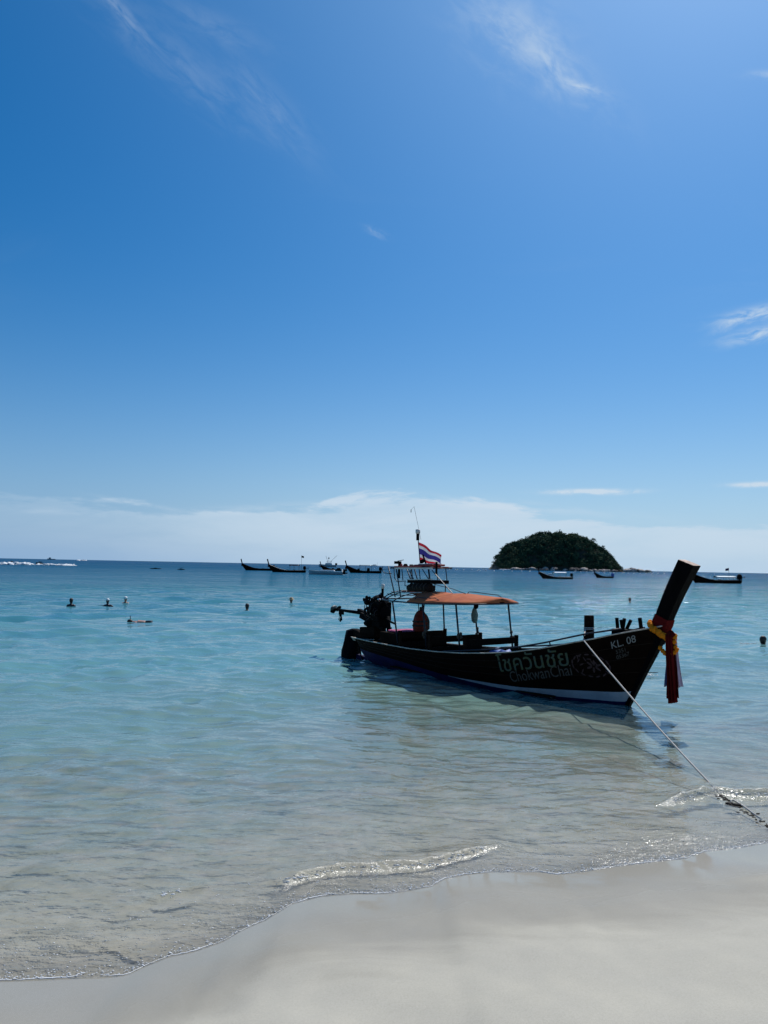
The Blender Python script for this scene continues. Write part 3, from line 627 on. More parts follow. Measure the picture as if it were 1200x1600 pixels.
# dark bundle hung over the stern
sb = MB(); rg = []; r9 = random.Random(9)
for i, (u, z, ru, rv) in enumerate([(-9.02, .80, .10, .10), (-9.06, .74, .24, .20), (-9.08, .58, .27, .22), (-9.12, .38, .31, .24), (-9.15, .18, .34, .25), (-9.17, .02, .36, .25), (-9.18, -.2, .34, .22), (-9.18, -.4, .2, .15)]):
    rg.append([Vector((u+ru*math.cos(a)*(1+.10*math.sin(3*a+i)+r9.uniform(-.05, .05)), rv*math.sin(a)*(1+.14*math.sin(5*a+i*1.3)+r9.uniform(-.06, .06)), z)) for a in np.linspace(0, 2*math.pi, 18, endpoint=False)])
sb.loft(rg, True, True); ob = sb.build('draped_bundle', M_RUBBER, None, smooth=True); ob.location = boat.location; ob.rotation_euler = boat.rotation_euler
tag(ob, 'dark lumpy bundle draped over the stern of the large boat into the water', 'bundle')

# canopy
can = MB()
def crim(u): return float(np.interp(u, [-7.0, -5.0, -2.8], [1.755, 1.74, 1.83]))
def chw(u):
    t = (u+3.26)/-.55
    e = max(1-(1-min(max(t, 0), 1))**2.2, 0)**.5; t2 = min(max((u+7.15)/.9, 0), 1); return .92*min(e, .35+.65*math.sqrt(t2))
def csurf(u, k): # k -1..1
    wv = chw(u); rise = .235*float(np.interp(u, [-7, -5.4, -4, -2.8], [.75, 1, .75, .15])); return Vector((u, wv*k, crim(u)+rise*(1-abs(k)**2.2)+.012*math.sin(u*5.2)*(1-k*k)))
cu = list(np.linspace(-5.55, -3.7, 30))+list(np.linspace(-3.68, -3.262, 16))
can.loft([[csurf(u, k) for k in np.linspace(1, -1, 21)] for u in cu]); canopy = can.build('canopy', M_CANVAS, boat, smooth=True, solid=.012)
edge = MB(); loop = [csurf(u, -1) for u in np.linspace(-7.1, -3.262, 60)]+[csurf(u, 1) for u in np.linspace(-3.262, -7.1, 60)]; loop.append(loop[0])
edge.tube([p+Vector((0, 0, -.018)) for p in loop], .019, 6); edge.build('canopy_rim', M_PIPE, boat, smooth=True)
for u in (-3.7, -4.25, -4.9, -5.5, -6.1): MB().tube([csurf(u, k)-Vector((0, 0, .022)) for k in np.linspace(-1, 1, 15)], .013, 6).build('canopy_hoop', M_PIPE, boat, smooth=True)
# open lattice aft of the cloth with a dark red scrap over the far half
ac = MB(); ac.loft([[csurf(u, k) for k in np.linspace(1, -.15, 10)] for u in np.linspace(-6.95, -5.57, 12)]); ac.build('aft_canopy_flap', M_CANVASD, boat, smooth=True, solid=.008)
for u in (-6.5, -6.8): MB().tube([csurf(u, k)+Vector((0, 0, .016)) for k in np.linspace(-1, 1, 13)], .014, 6).build('canopy_hoop', M_PIPE, boat, smooth=True)
for k in (-.7, -.45): MB().tube([csurf(u, k)+Vector((0, 0, .016)) for u in (-7.05, -6.6, -6.1, -5.6)], .012, 6).build('lattice_bar', M_BRIGHT if k == -.45 else M_PIPE, boat, smooth=True)
# grab bars lying along the cloth
for (ua, ub, k) in [(-5.4, -4.5, -.86), (-4.7, -3.5, .30)]:
    pts = [csurf(ua, k)+Vector((0, 0, .0)), csurf(ua+.06, k)+Vector((0, 0, .055))]+[csurf(u, k)+Vector((0, 0, .055)) for u in np.linspace(ua+.1, ub-.15, 7)]+[csurf(ub, k)]
    MB().tube(pts, .010, 6).build('canopy_bar', M_PIPE, boat, smooth=True)
for i, u in enumerate((-3.72, -4.88, -6.05)):
    for sd_ in (-1, 1):
        y = sd_*.84; b0 = Vector((u, sd_*min(.84, hv(u, gz(u))-.03), .70)); t0 = Vector((u-.16, sd_*.84, crim(u)-.02))
        po = MB().tube([b0, t0], .021, 8).build('canopy_post', M_PIPE, boat, smooth=True)
        c = b0.lerp(t0, .32); kn = MB()
        if i < 2:
            for q in range(5): kn.ball(c+Vector((er.uniform(-.04, .04), er.uniform(-.04, .04), er.uniform(-.09, .07))), (.035, .035, .045), 7, 5)
            kn.build('rope_knot', M_DROPE, po, smooth=True)
# upper rack: two levels, uprights, ladder rails
rk = MB(); z1, z2 = 2.56, 2.22; hw = .31
for sd_ in (-1, 1): rk.tube([(-7.0, sd_*hw, z1-.02), (-5.3, sd_*hw, z1+.02)], .016, 8)
for u in (-7.0, -6.4, -5.85, -5.3): rk.tube([(u, -hw, z1), (u, hw, z1)], .014, 6)
rack = rk.build('roof_rack', M_PIPE, boat, smooth=True)
for k in range(4): MB().box((-6.1, -.23+.15*k, z1+.025), (1.45, .11, .022), (0, -.012, 0)).build('rack_board', M_REDTRIM, rack, bevel=.004)
MB().box((-6.05, -hw-.02, z1-.012), (1.5, .02, .04), (0, -.012, 0)).build('rack_edge_trim', M_WHITE, rack)
MB().box((-6.25, -hw-.03, z1+.028), (1.1, .02, .035), (0, -.012, 0)).build('rack_edge_board', M_REDTRIM, rack, bevel=.005)
MB().box((-5.75, -.05, z1+.07), (.75, .42, .05), (0, -.03, 0)).build('rack_pad', M_REDTRIM, rack, bevel=.02)
MB().box((-5.72, -.05, z1+.105), (.5, .36, .018), (0, -.03, 0)).build('pad_cover', M_WHITE, rack, bevel=.006)
cl_r = random.Random(8)
for k in range(6): MB().ball((-6.85+.27*k, cl_r.uniform(-.2, .2), z1+.06), (.07, .06, cl_r.uniform(.025, .05)), 8, 5, jit=.2).build('rack_lashing', [M_REDTRIM, M_POST, M_DROPE][k % 3], rack)
for u in (-6.5, -6.1, -5.8, -5.45):
    for sd_ in (-1, 1): MB().tube([(u-.06, sd_*.29, z1), (u, sd_*.29, z2+.02)], .0125, 6).build('rack_upright', M_PIPE, rack, smooth=True)
for u in (-6.9,):
    for sd_ in (-1, 1): MB().tube([(u-.0, sd_*.28, z1), (u+.04, sd_*.28, z2+.06), (u+.14, sd_*.28, z2-.02), (u+.5, sd_*.28, z2-.0)], .012, 6).build('rack_bracket', M_PIPE, rack, smooth=True)
for sd_ in (-1, 1): MB().tube([(-6.4, sd_*.3, z2-.02), (-6.4, sd_*.3, z2-.12), (-6.2, sd_*.3, z2-.14)], .012, 6).build('rack_bracket', M_PIPE, rack, smooth=True)
MB().box((-5.85, 0, z2+.0), (.95, .58, .09)).build('rack_tray', M_POST, rack, bevel=.008)
MB().box((-5.8, -.30, z2+.055), (.9, .02, .018), (0, -.04, 0)).build('tray_edge', M_WHITE, rack)
for u in (-6.95, -6.72):
    for sd_ in (-1, 1): MB().tube([(u-.17+.1*(u > -6.8), sd_*.30, z1+.03), (u+.23, sd_*.36, 1.80)], .016, 8).build('rack_strut', M_PIPE, boat, smooth=True)
MB().tube([(-7.35, -.32, z1+.02), (-7.36, -.32, z1-.08), (-7.25, -.32, z1-.15), (-6.95, -.32, z1-.16)], .012, 6).build('grab_hook', M_PIPE, boat, smooth=True)
MB().bar((-6.78, -.2, z1-.28), (-6.78, -.2, z1+.16), .035, .05).build('rack_lamp_post', M_POST, rack)
MB().box((-6.84, -.2, z1+.13), (.20, .10, .07)).build('rack_lamp', M_POST, rack, bevel=.01)
MB().bar((-6.85, -.2, z1+.17), (-6.6, -.2, z1+.20), .014, .014).build('rack_lamp_arm', M_POST, rack)
for a_, b_2 in (((-5.35, -.3, z1-.05), (-4.55, -.34, 1.98)), ((-5.75, -.3, z1), (-5.45, -.3, z2+.05)), ((-6.3, -.3, z1), (-6.05, -.3, z2+.05))): MB().tube([a_, b_2], .011, 6).build('rack_stay', M_PIPE, rack)
MB().tube([(-5.4, -.3, z2-.02), (-5.1, -.25, z2-.08), (-4.7, -.2, z2-.14), (-4.3, -.15, 1.98)], .008, 6).build('rack_line', M_DROPE, rack, smooth=True)
for u in (-6.3, -5.9, -5.5): MB().tube([(u, .28, z2), (u, .28, 1.95)], .013, 6).build('rack_leg', M_PIPE, rack)
MB().bar((-5.30, -.2, z1-.17), (-5.30, -.2, z1+.16), .035, .04).build('rack_corner_post', M_POST, rack)
MB().bar((-5.95, -.1, z1+.34), (-5.75, -.1, z1-.02), .03, .03).build('rack_brace', M_POST, rack)
MB().tube([(-6.0, -.1, z1+.16), (-5.93, -.1, z1+.18)], .05, 10).build('horn', M_POST, rack)
mast = MB().tube([(-6.15, 0, z1), (-6.28, 0, 3.40)], .013, 8).build('mast', M_PIPE, boat, smooth=True)
MB().tube([(-6.28, 0, 3.27), (-6.28, 0, 3.44)], .04, 10).build('lamp_base', M_IRON, mast, smooth=True)
MB().tube([(-6.28, 0, 3.44), (-6.28, 0, 3.47), (-6.28, 0, 3.545), (-6.28, 0, 3.555)], [.05, .062, .062, .04], 12).build('mast_lamp', M_WHITE, mast, smooth=True)
MB().tube([(-6.15, 0, 3.28), (-6.45, 0, 4.15)], .0035, 5).build('antenna', M_IRON, mast)
MB().tube([(-6.55, -.02, 4.0), (-6.55, -.02, 4.08)], .009, 6).build('antenna_tip', M_IRON, mast)
MB().tube([(-6.45, 0, 4.15), (-6.55, -.02, 4.07)], .0025, 5).build('antenna_line', M_IRON, mast)

# name, number and emblem painted on the near bow
def hull_z(u, f): return gz(u)-f
def on_hull(u, z, off=.006): return Vector((u, -(hv(u, z)+off), z))
def to_mesh_text(body, size, weight=0.0):
    cu_ = bpy.data.curves.new('txt', 'FONT'); cu_.body = body; cu_.size = size; cu_.resolution_u = 3; cu_.offset = weight; cu_.align_x = 'LEFT'
    o = bpy.data.objects.new('txt', cu_); COL.objects.link(o); dg = bpy.context.evaluated_depsgraph_get(); dg.update()
    me = bpy.data.meshes.new_from_object(o.evaluated_get(dg)); bpy.data.objects.remove(o); return me
def lettering(name, body, size, ua, ub, za, zb, hfac, material, weight=0.0, slant=0.0, off=.006):
    """body set from (ua, za) to (ub, zb) along the hull, wrapped on its surface"""
    me = to_mesh_text(body, size, weight); xs_ = [v.co.x for v in me.vertices]; x0, x1 = min(xs_), max(xs_)
    ys_ = [v.co.y for v in me.vertices]; y0, y1 = min(ys_), max(ys_)
    for v in me.vertices:
        t = (v.co.x-x0)/(x1-x0); hh = (v.co.y - y0)/(y1-y0)*hfac; u = ua+(ub-ua)*t + slant*hh; z = za+(zb-za)*t + hh
        v.co = on_hull(u, z, off)
    me.materials.clear(); me.materials.append(material)
    o = bpy.data.objects.new(name, me); COL.objects.link(o); o.parent = hull; 
    md = o.modifiers.new('solidify', 'SOLIDIFY'); md.thickness = .004; md.offset = 0
    return o
def uz(px, py):          # hull point seen at a place on the near side
    u, z = 0.0, 1.0
    for _ in range(12):
        v = -hv(u, z); d = ray(px, py); O = EYE - Vector((BOW.x, BOW.y, 0)) - BL*v
        # O + d t = BF*u + z Z
        n = BL; t = -(O.dot(n))/d.dot(n); p = O + d*t; u, z = p.dot(BF), p.z
    return u, z
def text_px(name, body, pa, pb, hpx, material, **kw):
    ua, za = uz(*pa); ub, zb = uz(*pb); hz = abs(uz(pa[0], pa[1]-hpx)[1]-za)
    return lettering(name, body, .3, ua, ub, za, zb, hz, material, **kw)
tag(text_px('registration_letters', 'KL. 08', (956.5, 1014), (994.5, 1003), 11, M_LET), 'painted registration reading KL. 08')
tag(text_px('registration_number', '5351', (963, 1022), (978, 1018), 6, M_LETDIM), 'painted number 5351')
tag(text_px('registration_number', '05367', (964, 1030.5), (984, 1024), 6, M_LETDIM), 'painted number 05367')
for k in range(5): tag(text_px('thai_name', 'โชควันชัย', (780+.35*k, 1050-.3*(k % 2)), (890+.35*k, 1040-.3*(k % 2)), 27, M_LETTEAL, off=.006+.0045*k), 'boat name in teal Thai letters')
tag(text_px('latin_name', 'ChokwanChai', (800, 1066), (895, 1055), 16, M_LETDIM), 'boat name in dim grey Latin letters')
em = MB(); ecu, ecz = uz(923, 1040); rq = random.Random(12)
def petal(cu_, cz_, ang, ln, wd):
    pts = []
    for t in np.linspace(0, 2*math.pi, 9)[:-1]:
        a, b = math.cos(t)*ln, math.sin(t)*wd; pts.append(on_hull(cu_+a*math.cos(ang)-b*math.sin(ang), cz_+a*math.sin(ang)+b*math.cos(ang), .008))
    em.add(pts, [tuple(range(8))])
for k in range(15):
    a = k*2*math.pi/15; petal(ecu+.34*math.cos(a), ecz+.21*math.sin(a), a+1.57, .05, .016)
for k in range(6):
    a = k*2*math.pi/6+.4; petal(ecu+.06+.09*math.cos(a), ecz-.01+.07*math.sin(a), a, .06, .022)
for k in range(10): petal(ecu+rq.uniform(-.25, .35), ecz+rq.uniform(-.12, .17), rq.uniform(0, 3), .05, .012)
tag(em.build('flower_emblem', M_EMBLEM, hull, solid=.003), 'faded pink painted flower wreath')

# ------------------------------------------------------------------ things carried by the big boat
def bw(u, v, z): return Vector((BOW.x, BOW.y, 0)) + BF*u + BL*v + Vector((0, 0, z))
def onboat(name, u, v, z, **kw):
    return empty(name, bw(u, v, z), BRZ, **kw)
# national flag, drooping from the mast
fl = onboat('flag', -6.23, 0, 3.22, label='red, white and blue striped flag flying from the mast of the large boat', cat='flag')
stripes = [(0, 1/6, 'flag_red', (.62, .03, .05)), (1/6, 1/3, 'flag_white', (.8, .78, .76)), (1/3, 2/3, 'flag_blue', (.05, .04, .24)), (2/3, 5/6, 'flag_white', 0), (5/6, 1, 'flag_red', 0)]
def flagp(a, b):     # a along the fly 0..1, b down the hoist 0..1
    sag = .34*a**1.1; x = 1.06*a; hh = .46*(1-.34*a); y = .05*math.sin(a*7+b*2)*a - .05*a*math.sin(b*3)
    return Vector((x*.80+.02*b, y-.25*a*0, -sag - b*hh + .03*math.sin(a*9+b*1.5)*a))
for b0, b1, nm, c in stripes:
    f = MB(); f.loft([[flagp(a, b0+(b1-b0)*j/3) for j in range(4)] for a in np.linspace(0, 1, 22)])
    f.build('flag_stripe', mat(nm, c, .7, 0, .15, 4, 0, .2, trans=.3) if c else _mats[nm], fl, smooth=True)
# life jacket hung under the canopy
def rel(*p): return [Vector(q) for q in p]
lj = onboat('life_jacket', -5.88, -.2, .98, label='faded red life jacket hanging under the canopy of the large boat', cat='life jacket')
def padring(z, ru, rv, cu_=0, cv_=0): return [Vector((cu_+ru*math.copysign(abs(math.cos(a))**.7, math.cos(a)), cv_+rv*math.copysign(abs(math.sin(a))**.7, math.sin(a)), z)) for a in np.linspace(0, 2*math.pi, 16, endpoint=False)]
MB().loft([padring(z, ru, rv) for z, ru, rv in [(0, .07, .15), (.03, .10, .20), (.14, .11, .215), (.28, .105, .20), (.40, .09, .165), (.48, .07, .11), (.52, .03, .06)]], True, True).build('jacket_front', M_JACKET, lj, smooth=True)
MB().loft([padring(z, ru, rv, -.02, .17) for z, ru, rv in [(.02, .07, .08), (.06, .10, .11), (.25, .10, .11), (.36, .06, .07), (.42, .03, .03)]], True, True).build('jacket_side', M_STRAP, lj, smooth=True)
for z in (.15, .25): MB().loft([padring(z+dz, ru, rv) for dz, ru, rv in [(-.018, .118, .222), (0, .122, .226), (.018, .118, .220)]], True, True).build('jacket_strap', M_STRAP, lj)
for y in (-.07, .05, .12): MB().tube([(0, y*.8, .48), (0, y, .66), (-.02, y*1.4, .82)], .012, 6).build('hanging_cord', M_STRAP, lj, smooth=True)
MB().box((.0, .02, .56), (.05, .09, .10)).build('collar', M_STRAP, lj, bevel=.015)
# rolled mat on the canopy
rm_ = onboat('rolled_mat', -6.2, -.22, 2.05, label='dark rolled up mat tied on top of the canopy under the roof rack', cat='mat')
rr_ = MB()
for k in range(3): rr_.tube([(-.05+.0*k, 0+.07*(k-1), .03*(k % 2)), (.72, .07*(k-1), .05*(k % 2)+.015)], [.085, .08], 12)
rr_.build('roll', M_TAUPE, rm_, smooth=True)
for x in (.06, .2, .35, .5, .63): MB().loft([padring(0, .11, .16)], True).v if False else MB().tube([(x, .16*math.cos(a), .035+.11*math.sin(a)) for a in np.linspace(0, 2*math.pi, 15)], .010, 5).build('tie_cord', M_DROPE, rm_, smooth=True)
# cloth and cushions
def cushion(name, u, v, z, sz, m_, label, cat, rz=0.0):
    o = MB(); nx, ny = 8, 6; rings = []
    for i in range(nx):
        a = i/(nx-1)*2-1; ring = []
        for j in range(14):
            th = j/14*2*math.pi; ey, ez = math.copysign(abs(math.cos(th))**.5, math.cos(th)), math.copysign(abs(math.sin(th))**.6, math.sin(th))
            k = (1-abs(a)**6*.55); ring.append(Vector((a*sz[0]/2, ey*sz[1]/2*k, sz[2]/2+ez*sz[2]/2*k*(1+.1*math.sin(i*2.3+j)))))
        rings.append(ring)
    o.loft(rings, True, True); q = o.build(name, m_, None, smooth=True); q.location = bw(u, v, z); q.rotation_euler = (0, 0, BRZ+rz); return tag(q, label, cat)
cushion('cushion', -6.75, .05, .892, (.62, .95, .06), M_PINK, 'flat pink cushion on the box behind the life jacket', 'cushion')
cushion('tarp', -4.62, -.62, .542, (.34, .28, .07), M_BLUECLOTH, 'bright blue folded tarp on the middle bench near the gunwale', 'tarp', .2)
cushion('cloth', -3.36, -.25, .542, (.30, .34, .06), M_JACKET, 'folded red cloth on the front bench', 'cloth', .4)
cushion('tarp', -2.75, -.52, .087, (.75, .30, .76), M_BLUECLOTH, 'blue wrapped bundle on the floor ahead of the front bench', 'tarp')
# fenders, small bag on the far post
nb_ = onboat('net_bag', -4.98, .80, 1.22, label='pale green net bag hanging from the far middle canopy post', cat='bag')
MB().loft([padring(z, ru, rv) for z, ru, rv in [(0, .02, .02), (.05, .06, .07), (.2, .075, .085), (.32, .05, .06), (.4, .02, .02)]], True, True).build('bag_net', mat('pale_net', (.22, .32, .30), .8, 0, .5, 30, .01), nb_, smooth=True)
MB().ball((.05, .0, .42), (.06, .06, .075), 9, 7, jit=.1).build('bag_float', M_IRON, nb_, smooth=True)
# marigold garland and ribbons at the bow post
gar = onboat('flower_garland', .80, 0, 1.45, label='orange marigold garland wound round the foot of the black bow post', cat='garland')
axl = (P1-P0).normalized(); side = Vector((0, 1, 0)); frn = Vector((.94, 0, -.34))
def bloss(c, r_): 
    mb = MB(); mb.ball(c, (r_, r_, r_*.78), 9, 6, rot=(random.uniform(0, 3), random.uniform(0, 3), 0), jit=.16); return mb
n_b = 26
for k in range(n_b):
    a = 2*math.pi*k/n_b; hw_, hd_ = .175, .225
    c = Vector((-.02, 0, .06)) + frn*(hd_*math.copysign(abs(math.cos(a))**.8, math.cos(a))) + side*(hw_*math.copysign(abs(math.sin(a))**.8, math.sin(a))) + Vector((0, 0, -.055*math.cos(a)+random.uniform(-.012, .012)))
    bloss(c, random.uniform(.054, .068)).build('blossom', M_MARI, gar, smooth=True)
for k in range(6):
    bloss(Vector((.20+.005*k, -.07+.0*k, -.02-.055*k+random.uniform(-.01, .01))), .042).build('blossom', M_MARI, gar, smooth=True)
for k in range(8):
    a = k/7; c = Vector((.02+.33*a, -.12, -.34+.10*(2*a-1)**2)); bloss(c, .044).build('blossom', M_MARI, gar, smooth=True)
for k in range(4): bloss(Vector((.30+random.uniform(-.02, .03), -.10, -.02-.09*k)), .045).build('blossom', M_MARI, gar, smooth=True)
rb = onboat('ribbon_sash', .80, 0, 1.45, label='dark red, blue and pale ribbons hanging from the foot of the black bow post', cat='ribbons')
# wrap on the post
MB().loft([rect_ring(P0.lerp(P1, t)-Vector((.80, 0, 1.45)) + Vector((-.045*math.sin(math.pi*t), 0, 0)), (.92, 0, -.38), .19+.055*t+.03+.008*math.sin(t*60), .245+.075*t+.03+.008*math.cos(t*50)) for t in np.linspace(.13, .32, 9)], True, True).build('sash_wrap', M_RIBR, rb, bevel=.01)
def ribbon(x0, x1, xa, xb, y, ztop, zbot, m_, folds, seed):
    mb = MB(); r_ = random.Random(seed); rings = []
    for i in range(18):
        t = i/17; z = ztop+(zbot-ztop)*t; w0 = x0+(xa-x0)*t; w1 = x1+(xb-x1)*t; ring = []
        for j in range(19):
            s_ = j/18; x = w0+(w1-w0)*s_; ring.append(Vector((x, y+.035*math.sin(s_*folds*math.pi*2+seed)*(.4+.6*t)+.02*math.sin(t*3+seed), z+(.05*math.floor(s_*3)/3*(t > .99)))))
        rings.append(ring)
    mb.loft(rings); return mb.build('ribbon', m_, rb, smooth=True, solid=.004)
tag(ribbon(.14, .30, .12, .40, -.11, -.02, -1.12, M_RIBR, 3.5, 1), 'dark red ribbon')
tag(ribbon(.13, .22, .04, .22, -.04, -.06, -.93, M_RIBB, 2, 2), 'blue ribbon')
tag(ribbon(.22, .30, .30, .43, -.05, -.06, -.92, M_RIBW, 2, 3), 'pale ribbon')
tag(ribbon(.16, .28, .20, .36, -.15, .02, -1.20, M_RIBR, 2.5, 4), 'dark red ribbon')
MB().ball((.22, -.1, .0), (.09, .07, .09), 10, 7, jit=.12).build('sash_knot', M_RIBR, rb, smooth=True)
tw = MB()
for k in range(9): tw.tube([(.0, .03*random.uniform(-1, 1), 0), (-.05+random.uniform(-.03, .02), random.uniform(-.03, .03), .07), (-.06+random.uniform(-.06, .04), random.uniform(-.05, .05), .16+random.uniform(0, .06))], [.009, .008, .003], 5)
o = tw.build('flower_sprig', mat('dry_sprig', (.16, .09, .09), .8), None, smooth=True); o.location = bw(.76, 0, 1.72); o.rotation_euler = (0, 0, BRZ); tag(o, 'small dry flower sprig tucked behind the bow post above the sash', 'sprig')

# mooring rope to the beach
ra = bw(-.86, -.11, 1.42); rbp = bw(-.45, -(hv(-.45, gz(-.45))+.035), gz(-.45)+.045); rc = onz(1123, 1232)
mr = empty('mooring_rope', ra, label='pale mooring rope running from the bow bitt of the large boat down to the shallows', cat='rope')
pts = [ra, ra.lerp(rbp, .5)+Vector((0, 0, .015)), rbp]
for i in range(1, 26):
    t = i/25; p = rbp.lerp(rc+Vector((0, 0, -.05)), t); p.z -= .10*4*t*(1-t)*.5; pts.append(p)
MB().tube([p-ra for p in pts], .0125, 8).build('rope_line', M_ROPE, mr, smooth=True)
tl = MB(); q1 = onz(1147, 1252); q2 = onz(1178, 1274)
tl.tube([q1-ra+Vector((-.05, .05, -.03)), q1-ra+Vector((0, 0, .012)), q1.lerp(q2, .5)-ra+Vector((0, 0, .022)), q2-ra+Vector((0, 0, .014)), q2-ra+Vector((.06, -.05, -.03))], .010, 8); tl.build('rope_tail', M_ROPE, mr, smooth=True)
for i in range(2):
    a = [(1128, 1240), (1132, 1262)][i]
    q = onz(*a)
# dark weed and grit churned along the rope
wd_ = MB(); r6 = random.Random(66); path = wp([(1112, 1240), (1130, 1248), (1145, 1258), (1160, 1268), (1178, 1276), (1200, 1290), (1235, 1306)])
for k in range(70):
    i = r6.randrange(len(path)-1); t = r6.random(); x = path[i][0]*(1-t)+path[i+1][0]*t+r6.gauss(0, .035); y = path[i][1]*(1-t)+path[i+1][1]*t+r6.gauss(0, .03)-.01
    wd_.ball((x, y, .006), (r6.uniform(.008, .026), r6.uniform(.005, .013), r6.uniform(.003, .010)), 7, 4, rot=(0, 0, r6.uniform(-.9, .2)), jit=.3)
for k in range(4): 
    x, y = path[2]; wd_.ball((x+r6.gauss(0, .03), y+r6.gauss(0, .02), .01), (.04, .022, .018), 9, 6, rot=(0, 0, -.5), jit=.25)
tag(wd_.build('seaweed', mat('wet_dark_weed', (.014, .012, .010), .5, 0, .5, 30, .004, .15), smooth=True), 'dark wet weed and grit strewn along the rope end in the shallows', 'seaweed', kind='stuff')

# ------------------------------------------------------------------ far long-tail boats
def small_longtail(spec):
    """bow towards local +x, origin at waterline amidships"""
    L = spec.get('L', 11.5); k = L/11.5
    root = empty('longtail_boat', (0, 0, 0))
    rings = []; nst = 18; tops = []
    for i in range(nst):
        t = i/(nst-1); x = -L*.46 + L*.90*t
        w_ = (.30+.70*math.sin(math.pi*min(t*1.15+.06, 1))**.7 if t < .85 else (1-t)/.15*.52+.05)*.85*k
        w_ = max(w_, .05); zt = (.48+.12*(1-t)**2+1.35*max(t-.45, 0)**2/.3025)*k; zk = -.3*k if t < .88 else (-.3+(t-.88)/.12*1.5)*k
        if t < .08: zk = (.1-.4*t/.08)*k
        zk = min(zk, zt-.05)
        ring = []
        for j in range(9):
            a = j/8*2-1; kk = 1-abs(a); ring.append((x+ (.35*k*(t-.85)/.15 if t > .85 else 0), math.copysign((abs(a))**.45, a)*w_, zt-(zt-zk)*kk**.9))
        rings.append(ring); tops.append((ring[0], ring[-1], zt, w_, ring[0][0]))
    hm = MB(); hm.loft(rings); hm.add(rings[0], [tuple(range(9))])
    hull_m = spec.get('hull', M_HULL)
    hm.build('hull', hull_m, root, smooth=True, solid=.05)
    for sgn, idx in ((-1, 0), (1, 1)): MB().tube([t_[idx] for t_ in tops], .035*k, 5).build('gunwale', M_EDGE if spec.get('edge') else M_WOOD, root)
    dk = MB(); dk.loft([[(t_[4], -t_[3]*.9, t_[2]-.22*k), (t_[4], t_[3]*.9, t_[2]-.22*k)] for t_ in tops]); dk.build('deck', M_WOOD, root)
    xe, ze = tops[-1][4], tops[-1][2]
    MB().loft([rect_ring((xe-.1*k, 0, ze-.45*k), (1, 0, -.45), .16*k, .3*k), rect_ring((xe+.28*k, 0, ze+.55*k), (1, 0, -.4), .2*k, .3*k), rect_ring((xe+.50*k, 0, ze+1.15*k), (1, 0, -.35), .22*k, .32*k)], True, True).build('bow_post', M_POST, root)
    if spec.get('ribbon', True):
        MB().tube([(xe+.12*k, 0, ze+.12*k), (xe+.2*k, -.02, ze-.7*k)], [.12*k, .16*k], 7).build('bow_ribbon', spec.get('ribm', M_RIBR), root)
    # engine and shaft
    if spec.get('engine', True):
        e = Vector((-L*.46+.35*k, 0, 1.02*k)); es = spec.get('esize', 1.0)
        mb = MB(); mb.box(e, (.75*k*es, .6*k*es, .6*k*es)); mb.ball(e+Vector((0, 0, .28*k*es)), (.42*k*es, .33*k*es, .25*k*es), 10, 6); mb.box(e-Vector((0, 0, .4*k)), (.25*k, .25*k, .5*k)); en = mb.build('engine', spec.get('em', M_IRON), root, bevel=.04)
        sx = spec.get('shaft', 1.0); MB().tube([e+Vector((-.2*k, 0, -.1*k)), e+Vector((-2.4*k*sx, 0, .12*k))], .045*k, 6).build('tail_shaft', M_IRON, root)
        if sx > .3: MB().tube([e+Vector((-2.4*k*sx, -.0, .12*k)), e+Vector((-2.45*k*sx, 0, .12*k))], .16*k, 10).build('propeller', M_IRON, root)
    if spec.get('canopy'):
        c0, c1, cz = spec['canopy']; cmat = spec.get('cm', M_WHITE); mb = MB(); rg = []
        for i in range(9):
            x = c0+(c1-c0)*i/8; rg.append([(x, .8*k*math.sin(a), cz*k+.28*k*math.cos(a)) for a in np.linspace(-1.45, 1.45, 9)])
        mb.loft(rg); mb.build('canopy', cmat, root, smooth=True, solid=.04)
        for x in (c0+.1, (c0+c1)/2, c1-.1):
            for y in (-.72*k, .72*k): MB().tube([(x, y, .5*k), (x, y, cz*k+.05)], .03*k, 6).build('canopy_post', M_PIPE, root)
    for x in spec.get('benches', ()): MB().box((x, 0, .62*k), (.35*k, 1.3*k, .08*k)).build('bench', M_WOOD, root)
    if spec.get('mast'):
        mx_, mz, fm_ = spec['mast']; MB().tube([(mx_, 0, .5*k), (mx_+.1, 0, mz)], .035, 6).build('mast', M_IRON, root)
        f = MB(); f.loft([[(mx_+.1+sgn_*a*.75, .1*math.sin(a*6), mz-.05-.15*a-b) for b in (0, .2, .45)] for a in np.linspace(0, 1, 7) for sgn_ in (spec.get('fdir', -1),)]); f.build('pennant', fm_, root, solid=.02)
    for (x, z, sx_, sz_, m2) in spec.get('loads', ()): MB().box((x, 0, z), (sx_, .6*k, sz_), taper=.8).build('deck_load', m2, root, bevel=.05)
    return root
def place_boat(root, px, py, head, label, group, zs=1.25):
    p = onz(px, py); root.location = (p.x, p.y, -.02); root.scale = (1, 1, zs); root.rotation_euler = (0, 0, R(head)); tag(root, label, 'boat', group); return root
GB = 'long-tail boats anchored offshore'
place_boat(small_longtail(dict(L=12.2, hull=M_HULL, benches=(-2, 0, 1.5), canopy=(-3.6, -.6, 1.55), cm=M_PIPE, mast=(-4.3, 4.2, M_POST), engine=True, shaft=.5, edge=1)), 449, 894.4, 175, 'dark long-tail boat with tall bow post, second from left in the moored row', GB)
place_boat(small_longtail(dict(L=12.5, hull=M_HULL, benches=(-1.5, .5), engine=True, shaft=.4)), 404, 891.5, 178, 'low dark long-tail boat at the far left end of the moored row', GB)
place_boat(small_longtail(dict(L=12.0, hull=M_HULL, benches=(-1, 1), engine=True, loads=((-2, .8, 1.6, .5, M_WOOD), (.5, .75, 1.2, .4, M_IRON)))), 522, 892, 172, 'dark long-tail boat whose bow post rises just behind the pale motorboat', GB)
